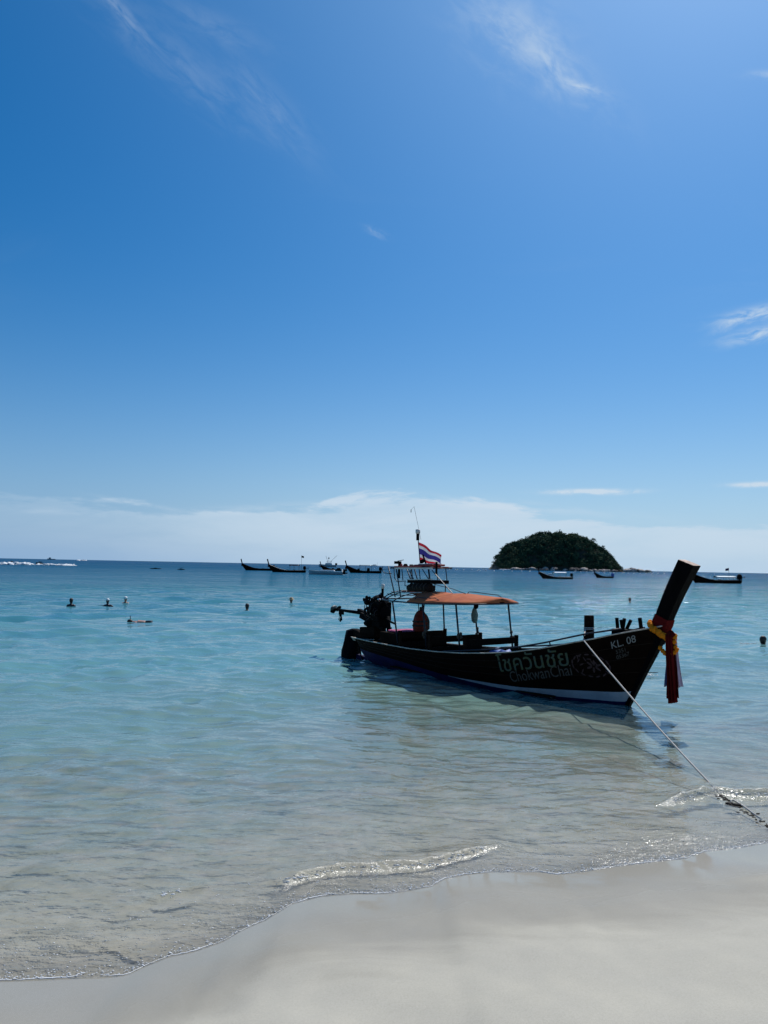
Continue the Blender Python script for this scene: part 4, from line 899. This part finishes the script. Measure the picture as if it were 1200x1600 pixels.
place_boat(small_longtail(dict(L=12.6, hull=M_HULL, benches=(-1, 1), engine=True, esize=1.1, loads=((-1.4, .95, 1.0, .9, M_IRON), (1.9, .9, .8, .6, M_IRON)), canopy=(-2.5, 1.6, 1.75), cm=M_GREYW)), 569, 895.5, 174, 'dark long-tail boat with several engines aboard, just left of the large boat\'s rack', GB)
place_boat(small_longtail(dict(L=9.6, hull=M_WOOD, benches=(-1,), canopy=(-2.7, .9, 1.5), cm=M_GREYW, edge=1, ribm=M_RIBR, shaft=.2, loads=((1.6, .95, 1.2, .3, M_GREYW),))), 869, 904.7, 183, 'brown long-tail boat with pale canopy moored in front of the wooded island', GB)
place_boat(small_longtail(dict(L=9.2, hull=M_HULL, em=M_BLUECLOTH, esize=1.35, benches=(0, 1), shaft=.2)), 944, 903.3, 212, 'small dark long-tail boat with a blue covered engine off the right end of the island', GB)
rk_ = place_boat(small_longtail(dict(L=13.0, hull=M_HULL, benches=(-1, 1), mast=(-3.2, 3.0, M_BLUE), esize=1.15, fdir=1, canopy=(-4.6, .2, .95), cm=M_GREYW, shaft=.45)), 1118, 911.3, 177, 'low dark long-tail boat with a flag mast, partly behind the black bow post', GB)
p = onz(915, 899); q = onz(900, 904)
# motorboat
def loft_boat(name, L, B, Hh, m_, parent):
    rings = []
    for i in range(14):
        t = i/13; x = -L/2+L*t; w_ = B/2*(1 if t < .55 else math.cos((t-.55)/.45*math.pi/2)**.8+.02); zt = Hh*(.85+.35*t*t); zk = -.25 if t < .8 else -.25+(t-.8)/.2*Hh*.8
        rings.append([(x, a*w_, z) for a, z in ((-1, zt), (-.92, zt*.45), (-.7, -.05), (0, zk), (.7, -.05), (.92, zt*.45), (1, zt))])
    mb = MB(); mb.loft(rings); mb.add([r_ for r_ in rings[0]], [tuple(range(7))]); mb.loft([[r_[0], r_[-1]] for r_ in rings]); return mb.build(name, m_, parent, smooth=False)
mo = empty('motorboat', onz(509, 898), R(176), label='pale grey-green open motorboat with black outboard, among the moored long-tail boats', cat='boat')
loft_boat('hull', 8.8, 2.3, .95, M_GREYW, mo); MB().box((-4.75, 0, .75), (.6, 1.0, 1.1), taper=.8).build('outboard', M_IRON, mo, bevel=.08); MB().box((-5.2, 0, .5), (.8, .3, .3)).build('outboard_leg', M_IRON, mo)
MB().box((-.4, 0, 1.1), (3.8, 1.7, .25), taper=.9).build('deck_pad', M_ORB, mo, bevel=.05); MB().box((-4.2, 0, 1.15), (.2, 2.0, .7)).build('transom_board', M_ORB, mo); MB().bar((-4.2, -1.16, .25), (3.2, -1.16, .35), .03, .10).build('side_line', M_BLUE, mo)
# sport-fishing cruiser far out
cr = empty('fishing_cruiser', onz(512, 886), R(180), label='distant fishing cruiser with flybridge and outrigger poles on the horizon', cat='boat')
loft_boat('hull', 19, 5, 2.6, M_GREYW, cr); MB().box((-1, 0, 3.4), (8, 3.6, 1.8), taper=.8).build('cabin', M_WHITE, cr, bevel=.15); MB().box((-1.5, 0, 4.9), (5, 3.2, .3)).build('flybridge_deck', M_WHITE, cr); MB().box((-1.5, 0, 6.2), (5.5, 3.2, .25)).build('hardtop', M_IRON, cr)
for x in (-3.6, .6):
    for y in (-1.4, 1.4): MB().tube([(x, y, 5), (x, y, 6.2)], .10, 6).build('hardtop_post', M_IRON, cr)
for a, b in (((-3, -1.5, 6), (-9.5, -3, 12.5)), ((0, 1.5, 6), (2, 3, 12)), ((-1, 0, 6.3), (-1, 0, 11))): MB().tube([a, b], .14, 6).build('outrigger', M_IRON, cr)
MB().ball((-1, 0, 9.5), (1.0, 1.0, .6), 9, 6).build('radar_dome', M_IRON, cr)
MB().box((-9.0, 0, 3.2), (2.2, 2, 2.2)).build('fighting_chair', M_IRON, cr)
c2 = empty('catamaran', onz(585, 884.6), R(178), label='faint distant boat with slim mast on the horizon behind the moored row', cat='boat')
loft_boat('hull', 26, 6, 3.5, M_WHITE, c2); MB().box((-1, 0, 5), (14, 4.5, 2.2), taper=.8).build('cabin', M_GREYW, c2); MB().tube([(-11, 0, 3), (-14, 0, 16)], .3, 6).build('mast', M_IRON, c2); MB().box((0, 0, 7.0), (18, 4, .4)).build('awning', M_REDTRIM, c2)
shp = empty('cargo_ship', onz(80, 874.3), R(185), label='tiny ship silhouette on the horizon at far left', cat='ship')
loft_boat('hull', 50, 10, 5, M_IRON, shp); MB().box((8, 0, 9), (12, 8, 9)).build('superstructure', M_GREYW, shp)
sbt = empty('speedboat', onz(130, 876.2), R(0), label='small distant speedboat in a dash of white spray near the horizon', cat='boat')
loft_boat('hull', 14, 4, 2.0, M_WHITE, sbt); MB().box((0, 0, 2.6), (5, 2.6, 1.4), taper=.7).build('cabin', M_WHITE, sbt)
# jet skis with wakes
def jetski():
    r_ = empty('jet_ski', (0, 0, 0)); loft_boat('hull', 3.2, 1.2, .7, M_IRON, r_); MB().box((-.3, 0, .95), (1.4, .4, .35), taper=.8).build('seat', M_POST, r_, bevel=.05); MB().tube([(.5, 0, .8), (.35, 0, 1.3)], .08, 6).build('steering_column', M_IRON, r_); MB().bar((.35, -.4, 1.32), (.35, .4, 1.32), .06, .06).build('handlebar', M_IRON, r_); return r_
js = []
for (px, py, hd, lb) in [(18, 881.6, 160, 'dark jet ski with rider in a burst of white spray, the left one'), (62, 882.4, 200, 'dark jet ski with rider at the right end of the white wake')]:
    j_ = jetski() if not js else copy_tree(js[0]); p = onz(px, py); j_.location = (p.x, p.y, .25); j_.rotation_euler = (0, 0, R(hd)); tag(j_, lb, 'jet ski', 'jet skis crossing the bay'); js.append(j_)
wk = MB(); r4 = random.Random(4)
def spray(xa, xb, y, z, n, rad, sp=2.0):
    for k in range(n):
        wk.ball((r4.uniform(xa, xb), y+r4.gauss(0, sp), r4.uniform(0, z)*r4.random()), (r4.uniform(.5, 1.6)*rad, r4.uniform(.4, 1.2)*rad, r4.uniform(.2, .5)*rad), 6, 4, jit=.25)
pa, pb, pc = onz(-40, 881.6), onz(62, 883), onz(108, 884)
spray(pa.x, onz(24, 882).x, pa.y, 3.0, 420, .9); spray(pa.x, pb.x, (pa.y+pb.y)/2, .8, 500, 1.0); spray(pb.x-.5, onz(85, 884).x, pb.y, .6, 260, .7); spray(onz(85, 884).x, pc.x, pc.y, .25, 90, .7)
for _p, _e, _n in ((130, 876.4, 60),):
    _q = onz(_p, _e); spray(_q.x-12, _q.x+10, _q.y-8, 2.2, 90, 2.6)
tag(wk.build('wake_spray', M_FOAM, smooth=True), 'white wake and spray thrown up by the jet skis and speedboat at far left', 'spray', kind='stuff')
# low kayaks
kk0 = None
for (px, py, L, lb) in [(243, 889.0, 4.0, 'long low dark kayak lying far out, the left of two specks'), (283, 890.2, 2.6, 'short dark kayak with a paddler far out, the right of two specks')]:
    k_ = empty('kayak', onz(px, py), R(178), label=lb, cat='kayak', group='kayaks far out'); 
    mb = MB(); mb.loft([[(x, math.cos(a)*.33*math.sqrt(max(1-(2*x/L)**2, .01)), .12+.16*math.sin(a)*math.sqrt(max(1-(2*x/L)**2, .05))) for a in np.linspace(0, 2*math.pi, 9)[:-1]] for x in np.linspace(-L/2, L/2, 12)], True, True); mb.build('kayak_hull', M_IRON, k_, smooth=True)
    MB().box((0, 0, .32), (.8, .4, .16), taper=.8).build('cockpit', M_POST, k_)
    if L < 3:
        MB().tube([(-.9, -.3, .9), (.9, .2, .55)], .035, 6).build('paddle', M_IRON, k_)

# ------------------------------------------------------------------ people
def skin_body(name, joints, edges, material, root_idx=0, sub=1):
    me = bpy.data.meshes.new(name); me.from_pydata([j[0] for j in joints], edges, []); o = bpy.data.objects.new(name, me); COL.objects.link(o)
    md = o.modifiers.new('skin', 'SKIN'); md.use_smooth_shade = True
    sv = me.skin_vertices[0].data
    for i, j in enumerate(joints):
        sv[i].radius = j[1] if isinstance(j[1], tuple) else (j[1], j[1]); sv[i].use_root = (i == root_idx)
    s2 = o.modifiers.new('sub', 'SUBSURF'); s2.levels = sub; s2.render_levels = sub
    dg = bpy.context.evaluated_depsgraph_get(); dg.update(); m2 = bpy.data.meshes.new_from_object(o.evaluated_get(dg)); bpy.data.objects.remove(o)
    m2.materials.clear(); m2.materials.append(material)
    o = bpy.data.objects.new(name, m2); COL.objects.link(o); return o
def add_head(mb, c, yaw, s=1.0):
    """head centred on c facing local -y turned by yaw, nose, ears, brow"""
    rm = Matrix.Rotation(yaw, 3, 'Z')
    def P_(x, y, z): return Vector(c)+rm @ Vector((x*s, y*s, z*s))
    return P_
def bather(px, py, label, head_m, yaw=0.0, cap=None, hat=False, shoulders=.0, arm=None, body_m=M_SKIN, s=1.0):
    p = onz(px, py); root = empty('person', (p.x, p.y, 0), 0, label=label, cat='person', group='bathers in the bay')
    z0 = shoulders       # height of the shoulders above water
    J = [((0, 0, z0-.50), (.16, .11)), ((0, 0, z0-.25), (.17, .12)), ((0, 0, z0-.05), (.15, .10)), ((0, 0, z0+.03), (.065, .065)), ((0, -.005, z0+.11), (.065, .07)), ((0, -.015, z0+.19), (.082, .098)), ((0, -.01, z0+.265), (.080, .095)), ((0, 0, z0+.31), (.045, .05)),
         ((.20, 0, z0-.05), .075), ((-.20, 0, z0-.05), .075), ((.24, -.05, z0-.32), .045), ((-.24, -.05, z0-.32), .045), ((.26, -.2, z0-.5), .035), ((-.26, -.2, z0-.5), .035)]
    if arm:
        J[10] = ((.32, -.05, z0-.10), .045); J[12] = (arm, .035); J.append(((arm[0]+.10, arm[1], arm[2]+.01), (.045, .02)))
    Ed = [(0, 1), (1, 2), (2, 3), (3, 4), (4, 5), (5, 6), (6, 7), (2, 8), (2, 9), (8, 10), (9, 11), (10, 12), (11, 13)]
    if arm: Ed.append((12, 14))
    J = [(tuple(q*s for q in a), tuple(x*s for x in b) if isinstance(b, tuple) else b*s) for a, b in J]
    b = skin_body('body', J, Ed, body_m, 1, 2); b.parent = root; b.rotation_euler = (0, 0, yaw)
    hc = Vector((0, -.01, z0+.235))*s; hp = empty_part = None
    fm_ = MB(); fm_.ball(hc+Vector((0, -.105, -.02))*s, (.016*s, .022*s, .028*s), 8, 6)
    for x in (-.084, .084): fm_.ball(hc+Vector((x, .005, -.02))*s, (.012*s, .022*s, .034*s), 8, 6)
    f = fm_.build('nose_and_ears', M_SKIN, root, smooth=True); f.rotation_euler = (0, 0, yaw)
    e = MB()
    for x in (-.032, .032): e.ball(hc+Vector((x, -.088, .005))*s, (.013*s, .010*s, .008*s), 6, 5)
    e.box(hc+Vector((0, -.100, -.062))*s, (.045*s, .008*s, .010*s)); e = e.build('eyes_and_mouth', M_HAIR, root, smooth=True); e.rotation_euler = (0, 0, yaw)
    h = MB(); rings = []
    for i in range(7):
        th = i/6*math.pi*.5
        rings.append([hc+Vector((.100*math.cos(th)*math.cos(a), .118*math.cos(th)*math.sin(a)+.012, .02+.115*math.sin(th)-(.055*max(math.sin(a), 0) if i == 0 else 0)))*s for a in np.linspace(0, 2*math.pi, 18, endpoint=False)])
    if not cap: rings = [[hc+Vector((.070*math.cos(a), .072*math.sin(a)+.022 if math.sin(a) > 0 else .02+.02*math.sin(a), -.125))*s for a in np.linspace(0, 2*math.pi, 18, endpoint=False)]]+rings
    h.loft(rings, True, True); h = h.build('swim_cap' if cap else 'hair', cap or head_m, root, smooth=True); h.rotation_euler = (0, 0, yaw)
    if hat:
        hb = MB(); hb.loft([[hc+Vector((r_*math.cos(a), r_*math.sin(a)+.01, z))*s for a in np.linspace(0, 2*math.pi, 20, endpoint=False)] for r_, z in ((.21, .03), (.20, .045), (.115, .06), (.11, .12), (.07, .16), (.01, .165))], True, True); hb = hb.build('sun_hat', M_STRAW, root, smooth=True)
    return root
bather(111, 947.5, 'bather with dark hair and shoulders out of the water, leftmost of the swimmers', M_HAIR, yaw=math.pi, shoulders=.10, body_m=M_RASH, s=1.0)
bather(168, 947, 'swimmer in a white cap and dark top with one arm stretched to the left', M_HAIR, yaw=.1, cap=M_CAPW, shoulders=.07, arm=(-.55, -.1, .03), body_m=M_RASH, s=1.0)
bather(196, 942.5, 'swimmer with a white cap worn over dark hair, farther out than the outstretched swimmer', M_HAIR, yaw=math.pi, cap=M_CAPW, shoulders=.03, s=1.05)
bather(386, 953.5, 'swimmer seen as a lone dark head between the left group and the hatted one', M_HAIR, yaw=math.pi+.3, shoulders=-.03, s=1.12)
bather(455, 941.8, 'swimmer wearing a wide straw coloured hat', M_HAIR, yaw=.2, hat=True, shoulders=-.06, s=1.1)
bather(984, 941.2, 'small dark head of a swimmer in front of the island, left of the bow post', M_HAIR, yaw=math.pi, shoulders=-.02, s=1.15)
bather(1192.5, 1008, 'swimmer with dark wet hair near the right edge, trailing a splash', M_HAIR, yaw=math.pi/2+.4, shoulders=-.06, s=1.1)
# snorkeller lying face down
sn = empty('person', onz(232, 973), R(4), label='snorkeller floating face down with a bare back and dark fins', cat='person', group='bathers in the bay')
b = skin_body('body', [((.0, 0, -.05), (.15, .11)), ((-.28, 0, .0), (.17, .12)), ((-.50, 0, .0), (.15, .10)), ((-.60, 0, .0), .06), ((-.70, 0, .0), .085), ((-.80, 0, .01), .08), ((.16, .09, -.07), .09), ((.16, -.09, -.07), .09), ((.55, .12, -.10), .06), ((.55, -.12, -.10), .06), ((.95, .12, -.06), .045), ((.95, -.12, -.06), .045),
    ((-.48, .2, -.03), .055), ((-.48, -.2, -.03), .055), ((-.72, .36, -.12), .04), ((-.72, -.36, -.12), .04), ((-.95, .3, -.14), .035), ((-.95, -.3, -.14), .035)],
    [(0, 1), (1, 2), (2, 3), (3, 4), (4, 5), (0, 6), (0, 7), (6, 8), (7, 9), (8, 10), (9, 11), (2, 12), (2, 13), (12, 14), (13, 15), (14, 16), (15, 17)], mat('pink_sunned_skin', (.50, .27, .20), .5, 0, .2, 8), 1, 2); b.parent = sn
MB().ball((-.77, 0, .04), (.12, .10, .10), 12, 8).build('hair', M_HAIR, sn, smooth=True)
MB().tube([(-.70, .10, .0), (-.78, .11, .10), (-.80, .12, .28)], .015, 6).build('snorkel', M_IRON, sn, smooth=True)
MB().box((.02, 0, .055), (.26, .30, .07)).build('swim_shorts', M_RASH, sn, bevel=.03)
for y in (-.12, .12): MB().box((1.22, y, -.03), (.55, .2, .03), (0, .08, .1*y)).build('fin', M_RUBBER, sn, bevel=.01)
sp_ = MB(); q = onz(1172, 1006)
for k in range(140): sp_.ball((q.x+r4.uniform(-.35, .30), q.y+r4.gauss(0, .05), r4.uniform(-.005, .03)), (r4.uniform(.008, .03), r4.uniform(.008, .02), r4.uniform(.003, .010)), 6, 4)
tag(sp_.build('splash', M_FOAM, smooth=True), 'small white splash trailing behind the swimmer near the right edge', 'splash', kind='stuff')
sp_ = MB(); q = onz(1008, 1054)
for k in range(90): sp_.ball((q.x+r4.gauss(0, .14), q.y+r4.gauss(0, .12), r4.uniform(0, .012)), (r4.uniform(.006, .03), r4.uniform(.006, .02), r4.uniform(.003, .008)), 6, 4)
tag(sp_.build('bubbles', M_FOAM, smooth=True), 'patch of white bubbles on the water just right of the bow', 'bubbles', kind='stuff')

# ------------------------------------------------------------------ island
IY = 1150.0
IC = EYE + ray(883, 890)*(IY/ray(883, 890).y); ICX = IC.x; W2 = 99.0
m_px = IY/1200
def prof(u):   # skyline height in metres by place along the island
    pxs = [(-112, 0), (-106, 4), (-100, 15), (-91, 27), (-76, 37), (-60, 45), (-41, 51), (-30, 55), (-18, 55.5), (5, 56), (18, 53), (28, 53.5), (47, 47.5), (62, 40), (74, 31), (85, 18), (93, 9), (98, 3), (108, 1), (116, .3)]
    return float(np.interp(u, [a for a, b in pxs], [b for a, b in pxs]))*m_px*1.02
def isl_z(x, y):
    u = (x-ICX)/m_px; v = (y-IY-55)/62.0
    return prof(u)*max(1-abs(v)**2.2, 0) - 1.0
isl = MB(); rings = []
for i in range(50):
    x = ICX + (-112+224*i/49)*m_px; rings.append([(x, IY+55-66+132*j/23, isl_z(x, IY+55-66+132*j/23)-1.5+random.uniform(-.8, .8)) for j in range(24)])
isl.loft(rings); tag(isl.build('island_hill', mat('island_soil', (.06, .055, .035), .95, 0, .5, .05), smooth=True), kind='structure')
def leaf_mat(name, c, c2):
    m_ = mat(name, c, .9, 0, .35, .12, 0, .04, second=c2); return m_
M_LEAF = [leaf_mat('island_leaves_dark', (.044, .088, .044), (.020, .047, .028)), leaf_mat('island_leaves_mid', (.082, .12, .062), (.036, .075, .04)), leaf_mat('island_leaves_olive', (.105, .12, .06), (.04, .065, .036)), leaf_mat('island_leaves_grey', (.075, .082, .05), (.04, .05, .03))]
def crown(mb, c, r_, n, rg, sq=.8):
    for k in range(n):
        a = rg.uniform(0, 6.28); cz = rg.uniform(-.35, 1); rho = math.sqrt(max(1-cz*cz, 0)); kk = rg.uniform(.72, 1.08)*(1+.18*math.sin(a*3+c[0]))
        d = Vector((rho*math.cos(a), rho*math.sin(a), cz)); p = Vector((c[0]+d.x*r_*kk, c[1]+d.y*r_*kk, c[2]+d.z*r_*sq*kk))
        nrm = (d+Vector((rg.gauss(0, .5), rg.gauss(0, .5), rg.gauss(0, .5)))).normalized(); t1 = nrm.cross(Vector((0, 0, 1))); t1 = t1.normalized() if t1.length > .01 else Vector((1, 0, 0)); t2 = nrm.cross(t1); s_ = rg.uniform(.35, .8)*r_*.23
        mb.add([p+t1*s_+t2*s_*.3, p+t2*s_, p-t1*s_+t2*s_*.2, p-t2*s_*.9], [(0, 1, 2, 3)])
fo = MB(); rg = random.Random(99); cnt = 0
while cnt < 1000:
    x = ICX+rg.uniform(-105, 96)*m_px; y = IY-4+rg.random()**1.3*75; z = isl_z(x, y)
    if z < 1.2: continue
    u = (x-ICX)/m_px; r_ = (2.4+rg.random()**1.7*5.2)*(.7 if abs(u) > 88 else 1); r_ = min(r_, 1.2+prof(u)*.16)
    tone = math.sin(x*.11+1.3*math.sin(y*.09))+math.sin(z*.21+x*.05)+rg.gauss(0, .7); z += rg.uniform(-1.0, 1.6)+1.6*math.sin(x*.19+2*math.sin(x*.07))
    fo.cur = 0 if tone < -.1 else 1 if tone < 1.3 else 2 if tone < 2.9 else 3; crown(fo, (x, y, z+1.2), r_, 105, rg, rg.uniform(.6, 1.0)); cnt += 1
tag(fo.build('island_forest', M_LEAF), 'dense dark green tropical forest covering the island hill', 'forest', kind='stuff')
ORD = 'first second third fourth fifth sixth seventh eighth ninth tenth eleventh twelfth thirteenth fourteenth fifteenth sixteenth seventeenth eighteenth nineteenth twentieth'.split()
# single trees one can tell apart along the skyline
def far_tree(x, y, z, h, r_, mi, label, palm=False):
    rt = empty('palm_tree' if palm else 'broadleaf_tree', (x, y, z), label=label, cat='tree', group='palms on the island' if palm else 'trees on the island skyline')
    MB().tube([(0, 0, -1.5), (.15*h*rg.uniform(-.6, .6), 0, h*.55), (.1*h*rg.uniform(-.6, .6), 0, h)], [.35, .25, .14], 6).build('trunk', mat('grey_tree_trunk', (.16, .14, .12), .9), rt)
    c = MB()
    if palm:
        for k in range(11):
            a = k*2*math.pi/11+rg.uniform(-.2, .2); L = r_*rg.uniform(.85, 1.1); dr = Vector((math.cos(a), math.sin(a), 0)); sdv = Vector((-math.sin(a), math.cos(a), 0))
            rings = [[Vector((0, 0, h))+dr*L*t+Vector((0, 0, L*(.35*t-.75*t*t)))+sdv*(w_*.22*L*math.sin(math.pi*min(t+.1, 1)))-Vector((0, 0, abs(w_)*.12*L)) for w_ in (-1, 0, 1)] for t in (0, .25, .5, .75, 1)]
            c.loft(rings)
    else:
        for k in range(5): crown(c, (rg.uniform(-.5, .5)*r_, rg.uniform(-.5, .5)*r_, h*rg.uniform(.7, 1.05)), r_*rg.uniform(.45, .7), 55, rg)
    c.build('crown', M_LEAF[mi], rt)
for i, u in enumerate([-58, -40, -30, -21, -13, -4, 3, 11, 20, 29, 38, 47]):
    x = ICX+u*m_px; y = IY+50; far_tree(x, y, isl_z(x, y), rg.uniform(5.5, 8), 3.6, i % 2, 'coconut palm on the island skyline, %s from the left' % ORD[i], True)
for (u, h, r_, mi, lb) in [(-90, 6, 4.0, 3, 'pale grey-green tree at the left shoulder of the island'), (-82, 6.5, 4.2, 3, 'thin grey-green tree on the upper left slope of the island'), (-72, 6, 4, 2, 'olive tree on the left slope of the island skyline'), (58, 8, 5, 0, 'round dark tree on the right slope of the island skyline'), (72, 7, 4, 0, 'dark tree leaning out over the right slope of the island'), (84, 6.5, 3.6, 1, 'sparse tree on the right shoulder of the island'), (91, 5, 3.0, 1, 'small tree near the right foot of the island hill')]:
    x = ICX+u*m_px; y = IY+48; far_tree(x, y, max(isl_z(x, y), .5)-.5, h*1.25, r_*1.15, mi, lb)
# shore rocks
rocks = []
for i in range(62):
    u = rg.uniform(-100, 98) if i < 44 else rg.uniform(92, 128); x = ICX+u*m_px; y = IY-13+rg.uniform(-3, 4)+(4 if i >= 44 else 0)
    sz = rg.uniform(2.2, 6.0)*(1.35 if i >= 44 else 1)*(1.0 if u < 118 else .6); mb = MB(); mb.ball((0, 0, 0), (sz*rg.uniform(.9, 1.7), sz, sz*rg.uniform(.5, .85)), 9, 6, rot=(rg.uniform(-.2, .2), rg.uniform(-.25, .25), rg.uniform(0, 3)), jit=.16)
    o = mb.build('shore_rock', M_ROCK if rg.random() < .68 else M_ROCKD); o.location = (x, y, 1.0)
    tag(o, 'pale boulder on the low spit right of the island' if i >= 44 else 'boulder in the rocky shoreline under the island forest', 'rock', 'rocks on the spit right of the island' if i >= 44 else 'boulders along the island foot')
sf = MB()
for k in range(120): sf.ball((ICX+(-96+rg.uniform(-9, 16))*m_px, IY-13+rg.uniform(-2, 2), rg.uniform(0, .7)), (rg.uniform(.6, 1.6), .8, rg.uniform(.3, .7)), 6, 4)
tag(sf.build('surf', M_FOAM, smooth=True), 'white surf breaking at the left foot of the island', 'surf', kind='stuff')
# line of buoys
b0 = None
for i in range(30):
    px = [702, 712, 724, 737, 748, 759, 772, 786, 800, 815, 828][i] if i < 11 else 898+(i-11)*9.3
    if 1040 < px < 1095: continue
    hy = 884+(px-600)*.01975 + rg.uniform(4.0, 5.2); p = onz(px, hy)
    if b0 is None:
        b0 = empty('marker_buoy', p); MB().ball((0, 0, .15), (.55, .55, .48), 10, 7).build('buoy_float', M_ORB, b0, smooth=True); MB().tube([(0, 0, .55), (0, 0, .8)], .1, 6).build('buoy_eye', M_IRON, b0); o = b0
    else: o = copy_tree(b0)
    o.location = (p.x, p.y, 0); sc = p.y/520; o.scale = (sc, sc, sc)
    tag(o, 'small white buoy left of the island, %s from the left in its line' % ORD[i] if px < 765 else 'small white buoy floating off the island shore' if px < 1040 else 'small white buoy near the horizon right of the bow post', 'buoy', 'white marker buoys left of the island' if px < 765 else 'white marker buoys off the island' if px < 1040 else 'white marker buoys at far right')
